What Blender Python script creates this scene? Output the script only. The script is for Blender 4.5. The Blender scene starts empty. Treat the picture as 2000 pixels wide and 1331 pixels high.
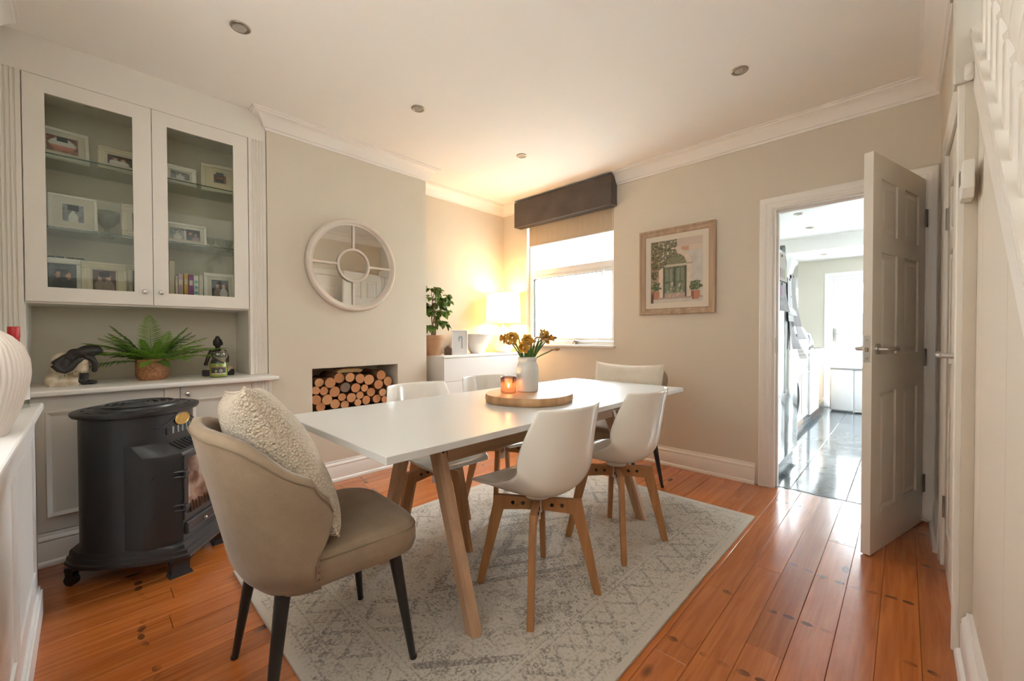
import bpy, bmesh, math, random
from mathutils import Vector, Matrix, Euler, noise
random.seed(7)
SC = bpy.context.scene
COL = SC.collection
PI = math.pi
rad = math.radians

# ------------------------------------------------------------------ camera
cam_d = bpy.data.cameras.new('camera')
cam_d.sensor_fit = 'HORIZONTAL'
cam_d.sensor_width = 36.0
cam_d.lens = 801.48 / 2000 * 36.0
cam_d.clip_start = 0.03
cam = bpy.data.objects.new('camera', cam_d)
cam.location = (0, 0, 1.095)
cam.rotation_euler = (1.5570048425, 0.0023469, 0.7641528107)
COL.objects.link(cam)
SC.camera = cam

# ------------------------------------------------------------------ world and exposure
W = bpy.data.worlds.new('sky'); SC.world = W
W.use_nodes = True
nt = W.node_tree; nt.nodes.clear()
wo = nt.nodes.new('ShaderNodeOutputWorld'); bg = nt.nodes.new('ShaderNodeBackground')
bg.inputs[0].default_value = (0.89, 0.955, 1.03, 1); bg.inputs[1].default_value = 11.0
nt.links.new(bg.outputs[0], wo.inputs[0])
SC.view_settings.view_transform = 'Standard'
SC.view_settings.look = 'None'
SC.view_settings.gamma = 1
SC.view_settings.use_curve_mapping = False
SC.view_settings.exposure = 1.62
SC.cycles.use_denoising = True
SC.cycles.max_bounces = 14
SC.cycles.diffuse_bounces = 8
SC.cycles.glossy_bounces = 6
SC.cycles.transparent_max_bounces = 16
SC.cycles.transmission_bounces = 8
SC.cycles.sample_clamp_indirect = 12
SC.cycles.caustics_reflective = False
SC.cycles.caustics_refractive = False

def area(name, loc, rot, sx, sy, power=0, portal=False, col=(1, 1, 1)):
    l = bpy.data.lights.new(name, 'AREA'); l.shape = 'RECTANGLE'; l.size = sx; l.size_y = sy
    l.energy = power; l.color = col
    if portal: l.cycles.is_portal = True
    o = bpy.data.objects.new(name, l); o.location = loc; o.rotation_euler = rot; COL.objects.link(o)
    return o
def point(name, loc, power, r, col):
    l = bpy.data.lights.new(name, 'POINT'); l.energy = power; l.shadow_soft_size = r; l.color = col
    o = bpy.data.objects.new(name, l); o.location = loc; COL.objects.link(o); return o

# daylight portals in the openings; the front, kitchen side and stairs openings are added
area('window_portal_back', (-2.485, 3.52, 1.55), (-PI/2, 0, 0), 1.08, 1.2, portal=True)
area('window_portal_front', (-.95, -0.44, 1.65), (PI/2, 0, 0), 1.7, 1.4, portal=True)
area('window_portal_kitchen_end', (-0.3, 7.86, 1.0), (-PI/2, 0, 0), 1.2, 2.0, portal=True)
area('window_portal_kitchen_side', (1.26, 5.7, 1.45), (PI/2, 0, PI/2), 1.0, 1.1, portal=True)
area('window_portal_stairs', (1.18, .55, 2.75), (PI/2, 0, PI/2), 2.1, 2.0, portal=True)

# ------------------------------------------------------------------ materials
MATS = {}
class NT:
    def __init__(s, name):
        m = bpy.data.materials.new(name); m.use_nodes = True
        s.m = m; s.t = m.node_tree; s.t.nodes.clear()
        s.out = s.n('ShaderNodeOutputMaterial')
    def n(s, typ, **kw):
        x = s.t.nodes.new(typ)
        for k, v in kw.items(): setattr(x, k, v)
        return x
    def l(s, a, b): s.t.links.new(a, b)
    def set(s, sock, v):
        if hasattr(v, 'is_output') or isinstance(v, bpy.types.NodeSocket): s.l(v, sock)
        else:
            if isinstance(v, (tuple, list)) and len(v) == 3 and sock.type == 'RGBA': v = (*v, 1)
            sock.default_value = v
    def math(s, op, a, b=0.0, c=None):
        x = s.n('ShaderNodeMath', operation=op); s.set(x.inputs[0], a); s.set(x.inputs[1], b)
        if c is not None: s.set(x.inputs[2], c)
        return x.outputs[0]
    def mix(s, f, a, b):
        x = s.n('ShaderNodeMix', data_type='RGBA'); s.set(x.inputs[0], f); s.set(x.inputs[6], a); s.set(x.inputs[7], b)
        return x.outputs[2]
    def coord(s, kind='Object'): return s.n('ShaderNodeTexCoord').outputs[kind]
    def pos(s): return s.n('ShaderNodeNewGeometry').outputs['Position']
    def map(s, v, scale=(1, 1, 1), loc=(0, 0, 0), rot=(0, 0, 0)):
        x = s.n('ShaderNodeMapping'); s.l(v, x.inputs[0])
        x.inputs[1].default_value = loc; x.inputs[2].default_value = rot; x.inputs[3].default_value = scale
        return x.outputs[0]
    def noise(s, v, scale=5, detail=4, rough=.5, dist=0):
        x = s.n('ShaderNodeTexNoise'); s.l(v, x.inputs['Vector'])
        x.inputs['Scale'].default_value = scale; x.inputs['Detail'].default_value = detail
        x.inputs['Roughness'].default_value = rough; x.inputs['Distortion'].default_value = dist
        return x.outputs[0]
    def ramp(s, f, stops):
        x = s.n('ShaderNodeValToRGB'); s.l(f, x.inputs[0]); e = x.color_ramp.elements
        while len(e) < len(stops): e.new(.5)
        for i, (p, c) in enumerate(stops):
            e[i].position = p
            e[i].color = (*c, 1) if isinstance(c, (tuple, list)) else (c, c, c, 1)
        return x.outputs[0]
    def bump(s, h, strength=.2, dist=.01):
        x = s.n('ShaderNodeBump'); s.l(h, x.inputs['Height'])
        x.inputs['Strength'].default_value = strength; x.inputs['Distance'].default_value = dist
        return x.outputs[0]
    def bsdf(s, col, rough=.5, metal=0, normal=None, **kw):
        b = s.n('ShaderNodeBsdfPrincipled')
        s.set(b.inputs['Base Color'], col); s.set(b.inputs['Roughness'], rough); s.set(b.inputs['Metallic'], metal)
        if normal is not None: s.l(normal, b.inputs['Normal'])
        for k, v in kw.items(): s.set(b.inputs[k], v)
        s.l(b.outputs[0], s.out.inputs[0]); return b

def plain(name, col, rough=.5, metal=0, var=.06, nscale=6, bump=0, bscale=60, **kw):
    """paint, plastic, metal: base colour with faint tonal variation and fine relief"""
    if name in MATS: return MATS[name]
    t = NT(name); v = t.coord()
    f = t.noise(v, nscale, 3)
    lo = tuple(c * (1 - var) for c in col); hi = tuple(min(1, c * (1 + var)) for c in col)
    c = t.mix(f, lo, hi)
    nrm = t.bump(t.noise(v, bscale, 4), bump, .004) if bump else None
    t.bsdf(c, rough, metal, nrm, **kw)
    MATS[name] = t.m; return t.m
def wood(name, c1, c2, rough=.4, axis=2, scale=1.0, stretch=14, bump=.05, **kw):
    if name in MATS: return MATS[name]
    t = NT(name); v = t.coord()
    sc = [stretch * scale * 2.2] * 3; sc[axis] = 1.6 * scale
    m = t.map(v, tuple(sc))
    oi = t.n('ShaderNodeObjectInfo').outputs['Random']
    add = t.n('ShaderNodeVectorMath', operation='ADD'); t.l(m, add.inputs[0])
    cx = t.n('ShaderNodeCombineXYZ'); t.l(t.math('MULTIPLY', oi, 37.0), cx.inputs[0]); t.l(cx.outputs[0], add.inputs[1])
    f = t.noise(add.outputs[0], 1.0, 6, .6, .6)
    c = t.ramp(f, [(.25, c1), (.5, tuple((a + b) / 2 for a, b in zip(c1, c2))), (.75, c2)])
    t.bsdf(c, rough, 0, t.bump(f, bump, .003), **kw)
    MATS[name] = t.m; return t.m
def glass(name, tint=(1, 1, 1), refl=1.0, ior=1.45, rough=0.0):
    if name in MATS: return MATS[name]
    t = NT(name)
    tr = t.n('ShaderNodeBsdfTransparent'); tr.inputs[0].default_value = (*tint, 1)
    gl = t.n('ShaderNodeBsdfGlossy'); gl.inputs['Roughness'].default_value = rough
    lw = t.n('ShaderNodeLayerWeight'); lw.inputs[0].default_value = .5; f0 = ((ior - 1) / (ior + 1)) ** 2
    fr = t.math('MULTIPLY_ADD', t.math('POWER', lw.outputs['Facing'], 5.0), 1 - f0, f0)
    mx = t.n('ShaderNodeMixShader'); t.l(t.math('MULTIPLY', fr, refl), mx.inputs[0])
    t.l(tr.outputs[0], mx.inputs[1]); t.l(gl.outputs[0], mx.inputs[2]); t.l(mx.outputs[0], t.out.inputs[0])
    MATS[name] = t.m; return t.m
def emit(name, col, s):
    if name in MATS: return MATS[name]
    t = NT(name); e = t.n('ShaderNodeEmission'); e.inputs[0].default_value = (*col, 1); e.inputs[1].default_value = s
    t.l(e.outputs[0], t.out.inputs[0]); MATS[name] = t.m; return t.m
def fabric(name, c1, c2, scale=220, rough=.9, bump=.25, sheen=.2, big=6):
    if name in MATS: return MATS[name]
    t = NT(name); v = t.coord()
    w1 = t.n('ShaderNodeTexWave', wave_type='BANDS', bands_direction='X'); t.l(v, w1.inputs[0]); w1.inputs['Scale'].default_value = scale
    w2 = t.n('ShaderNodeTexWave', wave_type='BANDS', bands_direction='Z'); t.l(v, w2.inputs[0]); w2.inputs['Scale'].default_value = scale
    w = t.math('MULTIPLY', w1.outputs['Fac'], w2.outputs['Fac'])
    n1 = t.noise(v, scale * .6, 3); n2 = t.noise(v, big, 4)
    f = t.math('MULTIPLY_ADD', n1, .55, t.math('MULTIPLY', n2, .45))
    c = t.ramp(f, [(.3, c1), (.7, c2)])
    t.bsdf(c, rough, 0, t.bump(t.math('ADD', w, n1), bump, .002), **{'Sheen Weight': sheen})
    MATS[name] = t.m; return t.m
def printed(name, rough=.5):
    """flat print: colours come from the mesh's own colour attribute"""
    if name in MATS: return MATS[name]
    t = NT(name); a = t.n('ShaderNodeVertexColor', layer_name='print')
    t.bsdf(a.outputs[0], rough); MATS[name] = t.m; return t.m

WALL = plain('wall_paint', (.63, .57, .475), .85, var=.015, bump=.03, bscale=300)
CEIL = plain('ceiling_paint', (.80, .775, .735), .9, var=.01, bump=.02, bscale=200)
TRIM = plain('white_gloss_paint', (.78, .745, .70), .35, var=.015, bump=.02, bscale=90)
DOORW = plain('door_white_paint', (.74, .70, .635), .4, var=.015, bump=.03, bscale=120)
CABW = plain('cabinet_cream_paint', (.72, .68, .62), .45, var=.015, bump=.02, bscale=90)
CHROME = plain('brushed_steel', (.62, .60, .57), .28, 1, var=.05)
WHITEPL = plain('white_gloss_plastic', (.76, .725, .655), .16, var=.01)
OAK = wood('oak_leg', (.30, .135, .05), (.45, .225, .09), .42, 2, 1.0)
BLACKM = plain('black_satin', (.016, .015, .014), .38, var=.1)
CAST = plain('black_cast_iron', (.028, .029, .032), .35, 0, var=.1, bump=.04, bscale=220)

# ------------------------------------------------------------------ mesh helpers
class G:
    """collects shapes in one bmesh and links them as ONE object"""
    def __init__(s): s.b = bmesh.new(); s.cl = None
    def xf(s, vs, m):
        if m is not None: bmesh.ops.transform(s.b, matrix=m, verts=vs)
        return vs
    def box(s, a, b, bev=0, m=None, seg=1):
        r = bmesh.ops.create_cube(s.b, size=1); vs = r['verts']
        for v in vs:
            for i in range(3): v.co[i] = a[i] if v.co[i] < 0 else b[i]
        if bev:
            es = list({e for v in vs for e in v.link_edges})
            q = bmesh.ops.bevel(s.b, geom=es, offset=bev, segments=seg, affect='EDGES', profile=.5)
            vs = list({v for f in q['faces'] for v in f.verts} | {v for v in vs if v.is_valid})
        return s.xf(vs, m)
    def cyl(s, p0, p1, r0, r1=None, n=16, cap=True):
        p0, p1 = Vector(p0), Vector(p1); d = p1 - p0
        r1 = r0 if r1 is None else r1
        q = bmesh.ops.create_cone(s.b, cap_ends=cap, segments=n, radius1=r0, radius2=r1, depth=d.length)
        m = Matrix.Translation((p0 + p1) / 2) @ d.to_track_quat('Z', 'Y').to_matrix().to_4x4()
        return s.xf(q['verts'], m)
    def sph(s, c, r, n=16, m=None, sc=(1, 1, 1)):
        q = bmesh.ops.create_uvsphere(s.b, u_segments=n, v_segments=max(6, n // 2), radius=1)
        k = Matrix.Translation(c) @ (m or Matrix()) @ Matrix.Diagonal((r * sc[0], r * sc[1], r * sc[2], 1))
        return s.xf(q['verts'], k)
    def lathe(s, prof, c=(0, 0, 0), n=32, m=None, cap=True, ridge=None):
        rings = []; new = []
        for (r, z) in prof:
            ring = []
            for i in range(n):
                a = 2 * PI * i / n
                rr = r * (1 + (ridge(a, z) if ridge else 0))
                v = s.b.verts.new((c[0] + rr * math.cos(a), c[1] + rr * math.sin(a), c[2] + z)); ring.append(v)
            rings.append(ring); new += ring
        for k in range(len(rings) - 1):
            for i in range(n):
                j = (i + 1) % n
                s.b.faces.new((rings[k][i], rings[k][j], rings[k + 1][j], rings[k + 1][i]))
        if cap:
            s.b.faces.new(rings[0][::-1]); s.b.faces.new(rings[-1])
        return s.xf(new, m)
    def tube(s, pts, r, n=8, cap=True):
        pts = [Vector(p) for p in pts]; rs = r if isinstance(r, (list, tuple)) else [r] * len(pts)
        rings = []; up = None
        for i, p in enumerate(pts):
            d = (pts[min(i + 1, len(pts) - 1)] - pts[max(i - 1, 0)]).normalized()
            if up is None: up = Vector((0, 0, 1)) if abs(d.z) < .9 else Vector((1, 0, 0))
            x = d.cross(up)
            if x.length < 1e-5: x = d.orthogonal()
            x.normalize(); up = x.cross(d).normalized()
            rings.append([s.b.verts.new(p + rs[i] * (math.cos(2 * PI * k / n) * x + math.sin(2 * PI * k / n) * up)) for k in range(n)])
        for a, b in zip(rings, rings[1:]):
            for k in range(n): s.b.faces.new((a[k], a[(k + 1) % n], b[(k + 1) % n], b[k]))
        if cap: s.b.faces.new(rings[0][::-1]); s.b.faces.new(rings[-1])
        return [v for q in rings for v in q]
    def prism(s, poly, h, m=None, z0=0.0, bev=0):
        """polygon in XY pulled up to h"""
        a = [s.b.verts.new((x, y, z0)) for x, y in poly]; b = [s.b.verts.new((x, y, h)) for x, y in poly]
        n = len(poly)
        f0 = s.b.faces.new(a[::-1]); f1 = s.b.faces.new(b)
        for i in range(n): s.b.faces.new((a[i], a[(i + 1) % n], b[(i + 1) % n], b[i]))
        vs = a + b
        if bev:
            es = [e for e in f1.edges] + [e for e in f0.edges]
            q = bmesh.ops.bevel(s.b, geom=es, offset=bev, segments=2, affect='EDGES', profile=.5)
            vs = list({v for f in q['faces'] for v in f.verts} | {v for v in vs if v.is_valid})
        return s.xf(vs, m)
    def grid(s, fn, nu, nv, cu=False, cv=False, m=None):
        vs = [[s.b.verts.new(fn(i / (nu if cu else nu - 1), j / (nv if cv else nv - 1))) for j in range(nv)] for i in range(nu)]
        for i in range(nu if cu else nu - 1):
            for j in range(nv if cv else nv - 1):
                s.b.faces.new((vs[i][j], vs[(i + 1) % nu][j], vs[(i + 1) % nu][(j + 1) % nv], vs[i][(j + 1) % nv]))
        return s.xf([v for r in vs for v in r], m)
    def sweep(s, path, prof, closed=False):
        """profile of (distance to the left of the path, z) run along an XY path with mitres"""
        n = len(path); rings = []
        for i in range(n):
            p = Vector(path[i])
            def nrm(a, b):
                d = (Vector(b) - Vector(a)).normalized(); return Vector((-d.y, d.x))
            if closed: n0 = nrm(path[i - 1], path[i]); n1 = nrm(path[i], path[(i + 1) % n])
            else:
                n0 = nrm(path[i - 1], path[i]) if i else nrm(path[0], path[1])
                n1 = nrm(path[i], path[i + 1]) if i < n - 1 else n0
                if i == 0: n0 = n1
            mt = (n0 + n1); mt = mt / max(.2, mt.dot(n0)) if mt.length > 1e-6 else n0
            rings.append([s.b.verts.new((p.x + mt.x * d, p.y + mt.y * d, z)) for d, z in prof])
        k = len(prof)
        for i in range(n if closed else n - 1):
            a, b = rings[i], rings[(i + 1) % n]
            for j in range(k):
                jj = (j + 1) % k
                s.b.faces.new((a[j], b[j], b[jj], a[jj]))
        if not closed:
            s.b.faces.new(rings[0]); s.b.faces.new(rings[-1][::-1])
        return [v for q in rings for v in q]
    def done(s, name, mat, parent=None, smooth=False, sub=0, solid=0, offs=0, ang=None):
        bmesh.ops.recalc_face_normals(s.b, faces=s.b.faces)
        me = bpy.data.meshes.new(name)
        if ang is not None:
            for e in s.b.edges:
                if len(e.link_faces) == 2 and e.calc_face_angle(0) > rad(ang): e.smooth = False
            smooth = True
        for f in s.b.faces: f.smooth = smooth
        s.b.to_mesh(me); s.b.free()
        me.materials.append(mat)
        return link(name, me, parent, sub, solid, offs)
def link(name, me, parent=None, sub=0, solid=0, offs=0):
    o = bpy.data.objects.new(name, me); COL.objects.link(o)
    if parent is not None: o.parent = parent
    if solid:
        md = o.modifiers.new('solid', 'SOLIDIFY'); md.thickness = solid; md.offset = offs
    if sub:
        md = o.modifiers.new('sub', 'SUBSURF'); md.levels = sub; md.render_levels = sub
    return o
def thing(name, label, cat, loc=(0, 0, 0), rz=0, group=None):
    o = bpy.data.objects.new(name, None); COL.objects.link(o)
    o.location = loc; o.rotation_euler = (0, 0, rz); o.empty_display_size = .1
    return tag(o, label, cat, group)
def tag(o, label, cat, group=None):
    o['label'] = label; o['category'] = cat
    if group: o['group'] = group
    return o
def struct(o, label=None):
    o['kind'] = 'structure'
    if label: o['label'] = label
    return o
def dup(root, loc=None, rz=None, label=None, parent=None):
    r = root.copy(); COL.objects.link(r)
    if parent is not None: r.parent = parent
    if loc is not None: r.location = loc
    if rz is not None: r.rotation_euler = (0, 0, rz)
    if label: r['label'] = label
    for ch in list(root.children):
        c = ch.copy(); COL.objects.link(c); c.parent = r
        for g in list(ch.children):
            d = g.copy(); COL.objects.link(d); d.parent = c
    return r
def print_mesh(name, w, h, nu, nv, fn, parent=None, m=None, mat=None):
    """a flat print w x h in the local XZ plane, facing -Y, coloured by fn(u, v)"""
    me = bpy.data.meshes.new(name)
    vs = [(w * (i / nu - .5), 0, h * (j / nv - .5)) for j in range(nv + 1) for i in range(nu + 1)]
    fs = [(j * (nu + 1) + i, j * (nu + 1) + i + 1, (j + 1) * (nu + 1) + i + 1, (j + 1) * (nu + 1) + i) for j in range(nv) for i in range(nu)]
    me.from_pydata(vs, [], fs)
    ca = me.color_attributes.new('print', 'FLOAT_COLOR', 'POINT')
    for j in range(nv + 1):
        for i in range(nu + 1):
            c = fn(i / nu, j / nv); ca.data[j * (nu + 1) + i].color = (c[0], c[1], c[2], 1)
    me.materials.append(mat or printed('print_paper'))
    o = link(name, me, parent)
    if m is not None: o.matrix_local = m
    return o
def lin(r, g, b):
    f = lambda c: (c / 255 / 12.92) if c / 255 <= .04045 else ((c / 255 + .055) / 1.055) ** 2.4
    return (f(r), f(g), f(b))
def ell(u, v, cu, cv, ru, rv): return ((u - cu) / ru) ** 2 + ((v - cv) / rv) ** 2 < 1

# ================================================================== THE ROOM
XL, XC, YB, XR, YF, ZC = -3.38, -3.085, 3.39, .14, -.29, 2.565
XA = -3.45                                       # back of the cabinet alcove
# ---- floor of pine boards
fl = G(); fl.box((XA - .1, YF - .1, -.06), (1.2, YB + .06, -.016))
floor = struct(fl.done('floor', plain('floor_gap', (.08, .03, .013), .8)), 'orange varnished pine floor of narrow boards')
def floor_mat():
    t = NT('varnished_pine'); p = t.pos()
    oi = t.n('ShaderNodeObjectInfo').outputs['Random']
    off = t.n('ShaderNodeCombineXYZ'); t.l(t.math('MULTIPLY', oi, 91.0), off.inputs[0]); t.l(t.math('MULTIPLY', oi, 53.0), off.inputs[1])
    add = t.n('ShaderNodeVectorMath', operation='ADD'); t.l(p, add.inputs[0]); t.l(off.outputs[0], add.inputs[1])
    g = t.noise(t.map(add.outputs[0], (46, 2.2, 1)), 1, 6, .62, .8)
    base = t.ramp(g, [(.2, (.29, .068, .012)), (.45, (.44, .125, .025)), (.65, (.53, .17, .036)), (.85, (.60, .225, .058))])
    tone = t.ramp(oi, [(0, (.80, .78, .75)), (.5, (.95, .94, .92)), (1, (1.08, 1.07, 1.04))])
    mul = t.n('ShaderNodeMix', data_type='RGBA', blend_type='MULTIPLY'); mul.inputs[0].default_value = 1
    t.l(base, mul.inputs[6]); t.l(tone, mul.inputs[7])
    # knots
    vo = t.n('ShaderNodeTexVoronoi'); t.l(t.map(add.outputs[0], (6.0, 2.6, 1)), vo.inputs['Vector']); vo.inputs['Scale'].default_value = 1
    kn = t.ramp(vo.outputs['Distance'], [(.0, 1.0), (.06, .85), (.13, 0.0)])
    vs = t.n('ShaderNodeSeparateColor'); t.l(vo.outputs['Color'], vs.inputs[0])
    kn = t.math('MULTIPLY', kn, t.math('GREATER_THAN', vs.outputs[0], .45))
    # old nail holes: pairs of stained marks on the joist lines
    sp = t.n('ShaderNodeSeparateXYZ'); t.l(p, sp.inputs[0])
    px = t.math('FRACT', t.math('DIVIDE', t.math('ADD', sp.outputs[0], 10.032), .112))
    px = t.math('ABSOLUTE', t.math('SUBTRACT', t.math('ABSOLUTE', t.math('SUBTRACT', px, .5)), .25))
    px = t.math('DIVIDE', t.math('ADD', px, t.math('MULTIPLY', t.math('SUBTRACT', t.noise(p, 40, 2), .5), .10)), .19)
    wob = t.noise(p, 3.1, 1)
    py = t.math('FRACT', t.math('DIVIDE', t.math('ADD', sp.outputs[1], t.math('MULTIPLY', wob, .12)), .43))
    py = t.math('DIVIDE', t.math('ABSOLUTE', t.math('SUBTRACT', py, .5)), .030)
    dd = t.math('ADD', t.math('MULTIPLY', px, px), t.math('MULTIPLY', py, py))
    nail = t.math('MULTIPLY', t.math('LESS_THAN', dd, t.math('MULTIPLY', t.noise(p, 24, 3), 1.6)), t.ramp(t.noise(p, 5.3, 2), [(.47, 0.0), (.57, .95)]))
    dark = t.math('MINIMUM', t.math('ADD', kn, t.math('MULTIPLY', nail, .85)), .92)
    c = t.mix(dark, mul.outputs[2], (.085, .028, .010))
    r = t.math('MULTIPLY_ADD', t.noise(p, 2.4, 4), .12, .17)
    h = t.math('ADD', t.math('ADD', t.noise(p, 26, 3), t.math('MULTIPLY', t.noise(p, 95, 2), .35)), t.math('MULTIPLY', g, .4))
    t.bsdf(c, r, 0, t.bump(h, .16, .004), **{'Coat Weight': .5, 'Coat Roughness': .14})
    return t.m
FLOORM = floor_mat()
pitch = .112; k0 = int(math.floor((XA + .512) / pitch))
for k in range(k0, 7):
    x0 = -.512 + k * pitch; y = YF - .05 - random.uniform(0, 1.2)
    while y < YB + .02:
        L = random.uniform(1.3, 2.7); y1 = min(y + L, YB + .058); a = max(y, YF - .05)
        if y1 - a > .05:
            b = G(); b.box((x0 + .0005, a + .0008, -.016), (x0 + pitch - .0005, y1 - .0008, random.uniform(-.0006, .0)), .0012)
            b.done('floor_board', FLOORM, floor)
        y = y1

# ---- walls
def wall(name, boxes, label, m=WALL):
    g = G()
    for a, b in boxes: g.box(a, b)
    return struct(g.done(name, m), label)
ZT = ZC + .02
WX0, WX1, WZ0, WZ1 = -3.02, -1.945, .995, 2.33            # window opening
DX0, DX1, DZ = -.69, .075, 1.99                            # kitchen doorway (rough)
wall('wall_back', [((XL - .12, YB, 0), (WX0, YB + .12, ZT)), ((WX0, YB, 0), (WX1, YB + .12, WZ0 - .02)), ((WX0, YB, WZ1), (WX1, YB + .12, ZT)),
                   ((WX1, YB, 0), (DX0, YB + .12, ZT)), ((DX0, YB, DZ), (DX1, YB + .12, ZT)), ((DX1, YB, 0), (1.12, YB + .12, ZT))],
     'beige wall with the window and the kitchen doorway')
FY0, FY1, FZ0, FZ1 = 1.136, 1.828, .40, .853               # fireplace niche
wall('wall_left', [((XA - .12, YF, 0), (XA, .857, ZT)), ((XA - .12, .857, 0), (XC, FY0, ZT)), ((XA - .12, FY1, 0), (XC, 2.115, ZT)),
                   ((XA - .12, FY0, FZ1), (XC, FY1, ZT)), ((XA - .12, FY0, 0), (XC, FY1, FZ0)), ((XA - .12, FY0, FZ0), (XA + .03, FY1, FZ1)),
                   ((XL - .12, 2.115, 0), (XL, YB, ZT))], 'beige left wall with chimney breast and log niche')
RX0, RX1, RZ0, RZ1 = -1.8, -.1, .95, 2.35                 # front window, unseen, added to let in more daylight
wall('wall_front', [((XA - .12, YF - .14, 0), (RX0, YF, ZT)), ((RX1, YF - .14, 0), (.1, YF, ZT)), ((RX0, YF - .14, 0), (RX1, YF, RZ0)), ((RX0, YF - .14, RZ1), (RX1, YF, ZT))],
     'beige front wall behind the camera')
# right wall: above and beside the cupboard door; the boarded spandrel under the stairs is set back
CY0, CY1, CZ = 2.12, 2.80, 1.93                            # cupboard door opening under the stairs
wall('wall_right', [((XR, CY1, 0), (XR + .1, YB, ZT)), ((XR, 2.06, CZ), (XR + .1, CY1, ZT)), ((XR, 2.06, 0), (XR + .1, CY0, CZ))], 'beige right wall with cupboard door')
SX = .170                                                  # face of the spandrel boarding
strZ = lambda y: 1.283 + 1.0 * (y - 1.222)                   # top of the stair string
g = struct(thing('wall_spandrel', 'x', 'x'), 'cream painted boarding under the stairs')
del g['category']
y = -.28
while y < 2.058:
    y1 = min(y + .44, 2.06)
    b = G(); zs = lambda yy: max(.02, strZ(yy) - .05)
    b.prism([(y + .0012, 0), (y1 - .0012, 0), (y1 - .0012, zs(y1)), (y + .0012, zs(y))], .02, Matrix(((0, 0, 1, SX), (1, 0, 0, 0), (0, 1, 0, 0), (0, 0, 0, 1))))
    b.done('wall_board', plain('spandrel_paint', (.64, .57, .475), .6, var=.015, bump=.03, bscale=40), g)
    y = y1
ce = G(); ce.box((XA - .1, YF - .1, ZC), (.108, YB + .1, ZC + .06)); ce.box((.108, 2.1, ZC), (.3, YB + .1, ZC + .06))
struct(ce.done('ceiling', CEIL), 'plain off-white ceiling')
# stairwell
HY0, HY1, HZ0, HZ1 = -.5, 1.6, 1.75, 3.75                  # hall window over the stairs, added as a light source
wall('wall_stairwell', [((1.06, YF - .75, 0), (1.16, HY0, 4.4)), ((1.06, HY1, 0), (1.16, YB + .1, 4.4)), ((1.06, HY0, 0), (1.16, HY1, HZ0)), ((1.06, HY0, HZ1), (1.16, HY1, 4.4)),
     ((.108, 2.1, 2.3), (1.1, 2.2, 4.4)), ((.02, YF - .14, ZC + .06), (.108, 2.2, 4.4)), ((.1, YF - .75, 0), (1.1, YF - .65, 4.4)),
     ((.0, YF - .75, 0), (.1, YF - .14, 4.4)), ((.0, YF - .75, 4.36), (1.16, 2.2, 4.42)), ((.1, YF - .75, -.05), (1.1, YF + .1, 0))], 'grey beige wall behind the stairs', plain('stairwell_paint', (.42, .38, .32), .9, var=.02))

# ---- cornice, coving and skirting
CORN = [(0, ZC - .105), (.010, ZC - .105), (.012, ZC - .092), (.022, ZC - .088), (.034, ZC - .062), (.052, ZC - .038), (.074, ZC - .022), (.086, ZC - .018), (.088, ZC - .010), (.1, ZC - .008), (.1, ZC + .002), (0, ZC + .002)]
SKIRT = [(0, 0), (.034, 0), (.034, .010), (.029, .019), (.022, .022), (.019, .024), (.019, .108), (.016, .113), (.018, .122), (.013, .132), (.007, .138), (.006, .147), (.004, .152), (0, .152)]
def trim(name, paths, prof, label):
    g = G()
    for p in paths: g.sweep(p, prof)
    return struct(g.done(name, TRIM, ang=35), label)
trim('trim_1', [[(XR, 2.104), (XR, YB), (-1.912, YB)], [(-3.115, YB), (XL, YB), (XL, 2.115), (XC, 2.115), (XC, .857), (XC - .02, .857)]], CORN, 'white moulded cornice around the ceiling')
trim('trim_2', [[(-3.0, YF), (.1, YF)]], CORN, 'white coving on the front wall')
trim('baseboard_back', [[(-.785, YB), (XL, YB), (XL, 2.115), (XC, 2.115), (XC, .862)]], SKIRT, 'white moulded skirting board along wall')
trim('baseboard_right', [[(XR, 2.93), (XR, YB), (.125, YB)]], SKIRT, 'short white skirting behind the open door')
SK2 = [(d * 1.0 + .008 * (d > 0), z) for d, z in SKIRT]
trim('baseboard_stairs', [[(SX, -.25), (SX, 2.055)]], SK2, 'white skirting under the stair boarding')

# ---- window
WFR = plain('white_upvc', (.82, .82, .81), .3, var=.01)
wn = struct(thing('window_1', 'x', 'x'), 'white framed window with top light and lower pane'); del wn['category']
y0, y1 = YB + .045, YB + .105
def ringbox(g, x0, x1, z0, z1, t, ya, yb, bev=.004):
    g.box((x0, ya, z0), (x0 + t, yb, z1), bev); g.box((x1 - t, ya, z0), (x1, yb, z1), bev)
    g.box((x0 + t, ya, z0), (x1 - t, yb, z0 + t), bev); g.box((x0 + t, ya, z1 - t), (x1 - t, yb, z1), bev)
g = G(); ringbox(g, WX0, WX1, WZ0, WZ1, .035, y0, y1); g.box((WX0 + .035, y0 - .006, 1.735), (WX1 - .035, y1, 1.80), .004)
g.done('window_frame', WFR, wn)
g = G(); ringbox(g, WX0 + .035, WX1 - .012, 1.035, 1.735, .032, y0 - .012, y1 - .01); g.done('sash', WFR, wn)
g = G(); ringbox(g, WX0 + .067, WX1 - .044, 1.067, 1.703, .004, y0 - .004, y0 + .02, 0); g.done('gasket', plain('black_rubber', (.03, .03, .035), .6), wn)
PANE = glass('window_glass', (.97, .99, .98))
g = G(); g.box((WX0 + .067, y0 + .02, 1.067), (WX1 - .044, y0 + .03, 1.703)); g.done('pane', PANE, wn)
g = G(); g.box((WX0 + .035, y0 + .02, 1.80), (WX1 - .035, y0 + .03, WZ1 - .035)); g.done('pane', PANE, wn)
g = G(); g.box((-2.10, y0 - .03, 1.70), (-2.06, y0 - .012, 1.726), .004); g.box((-2.088, y0 - .035, 1.655), (-2.073, y0 - .02, 1.715), .004); g.done('handle', WFR, wn)
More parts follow.
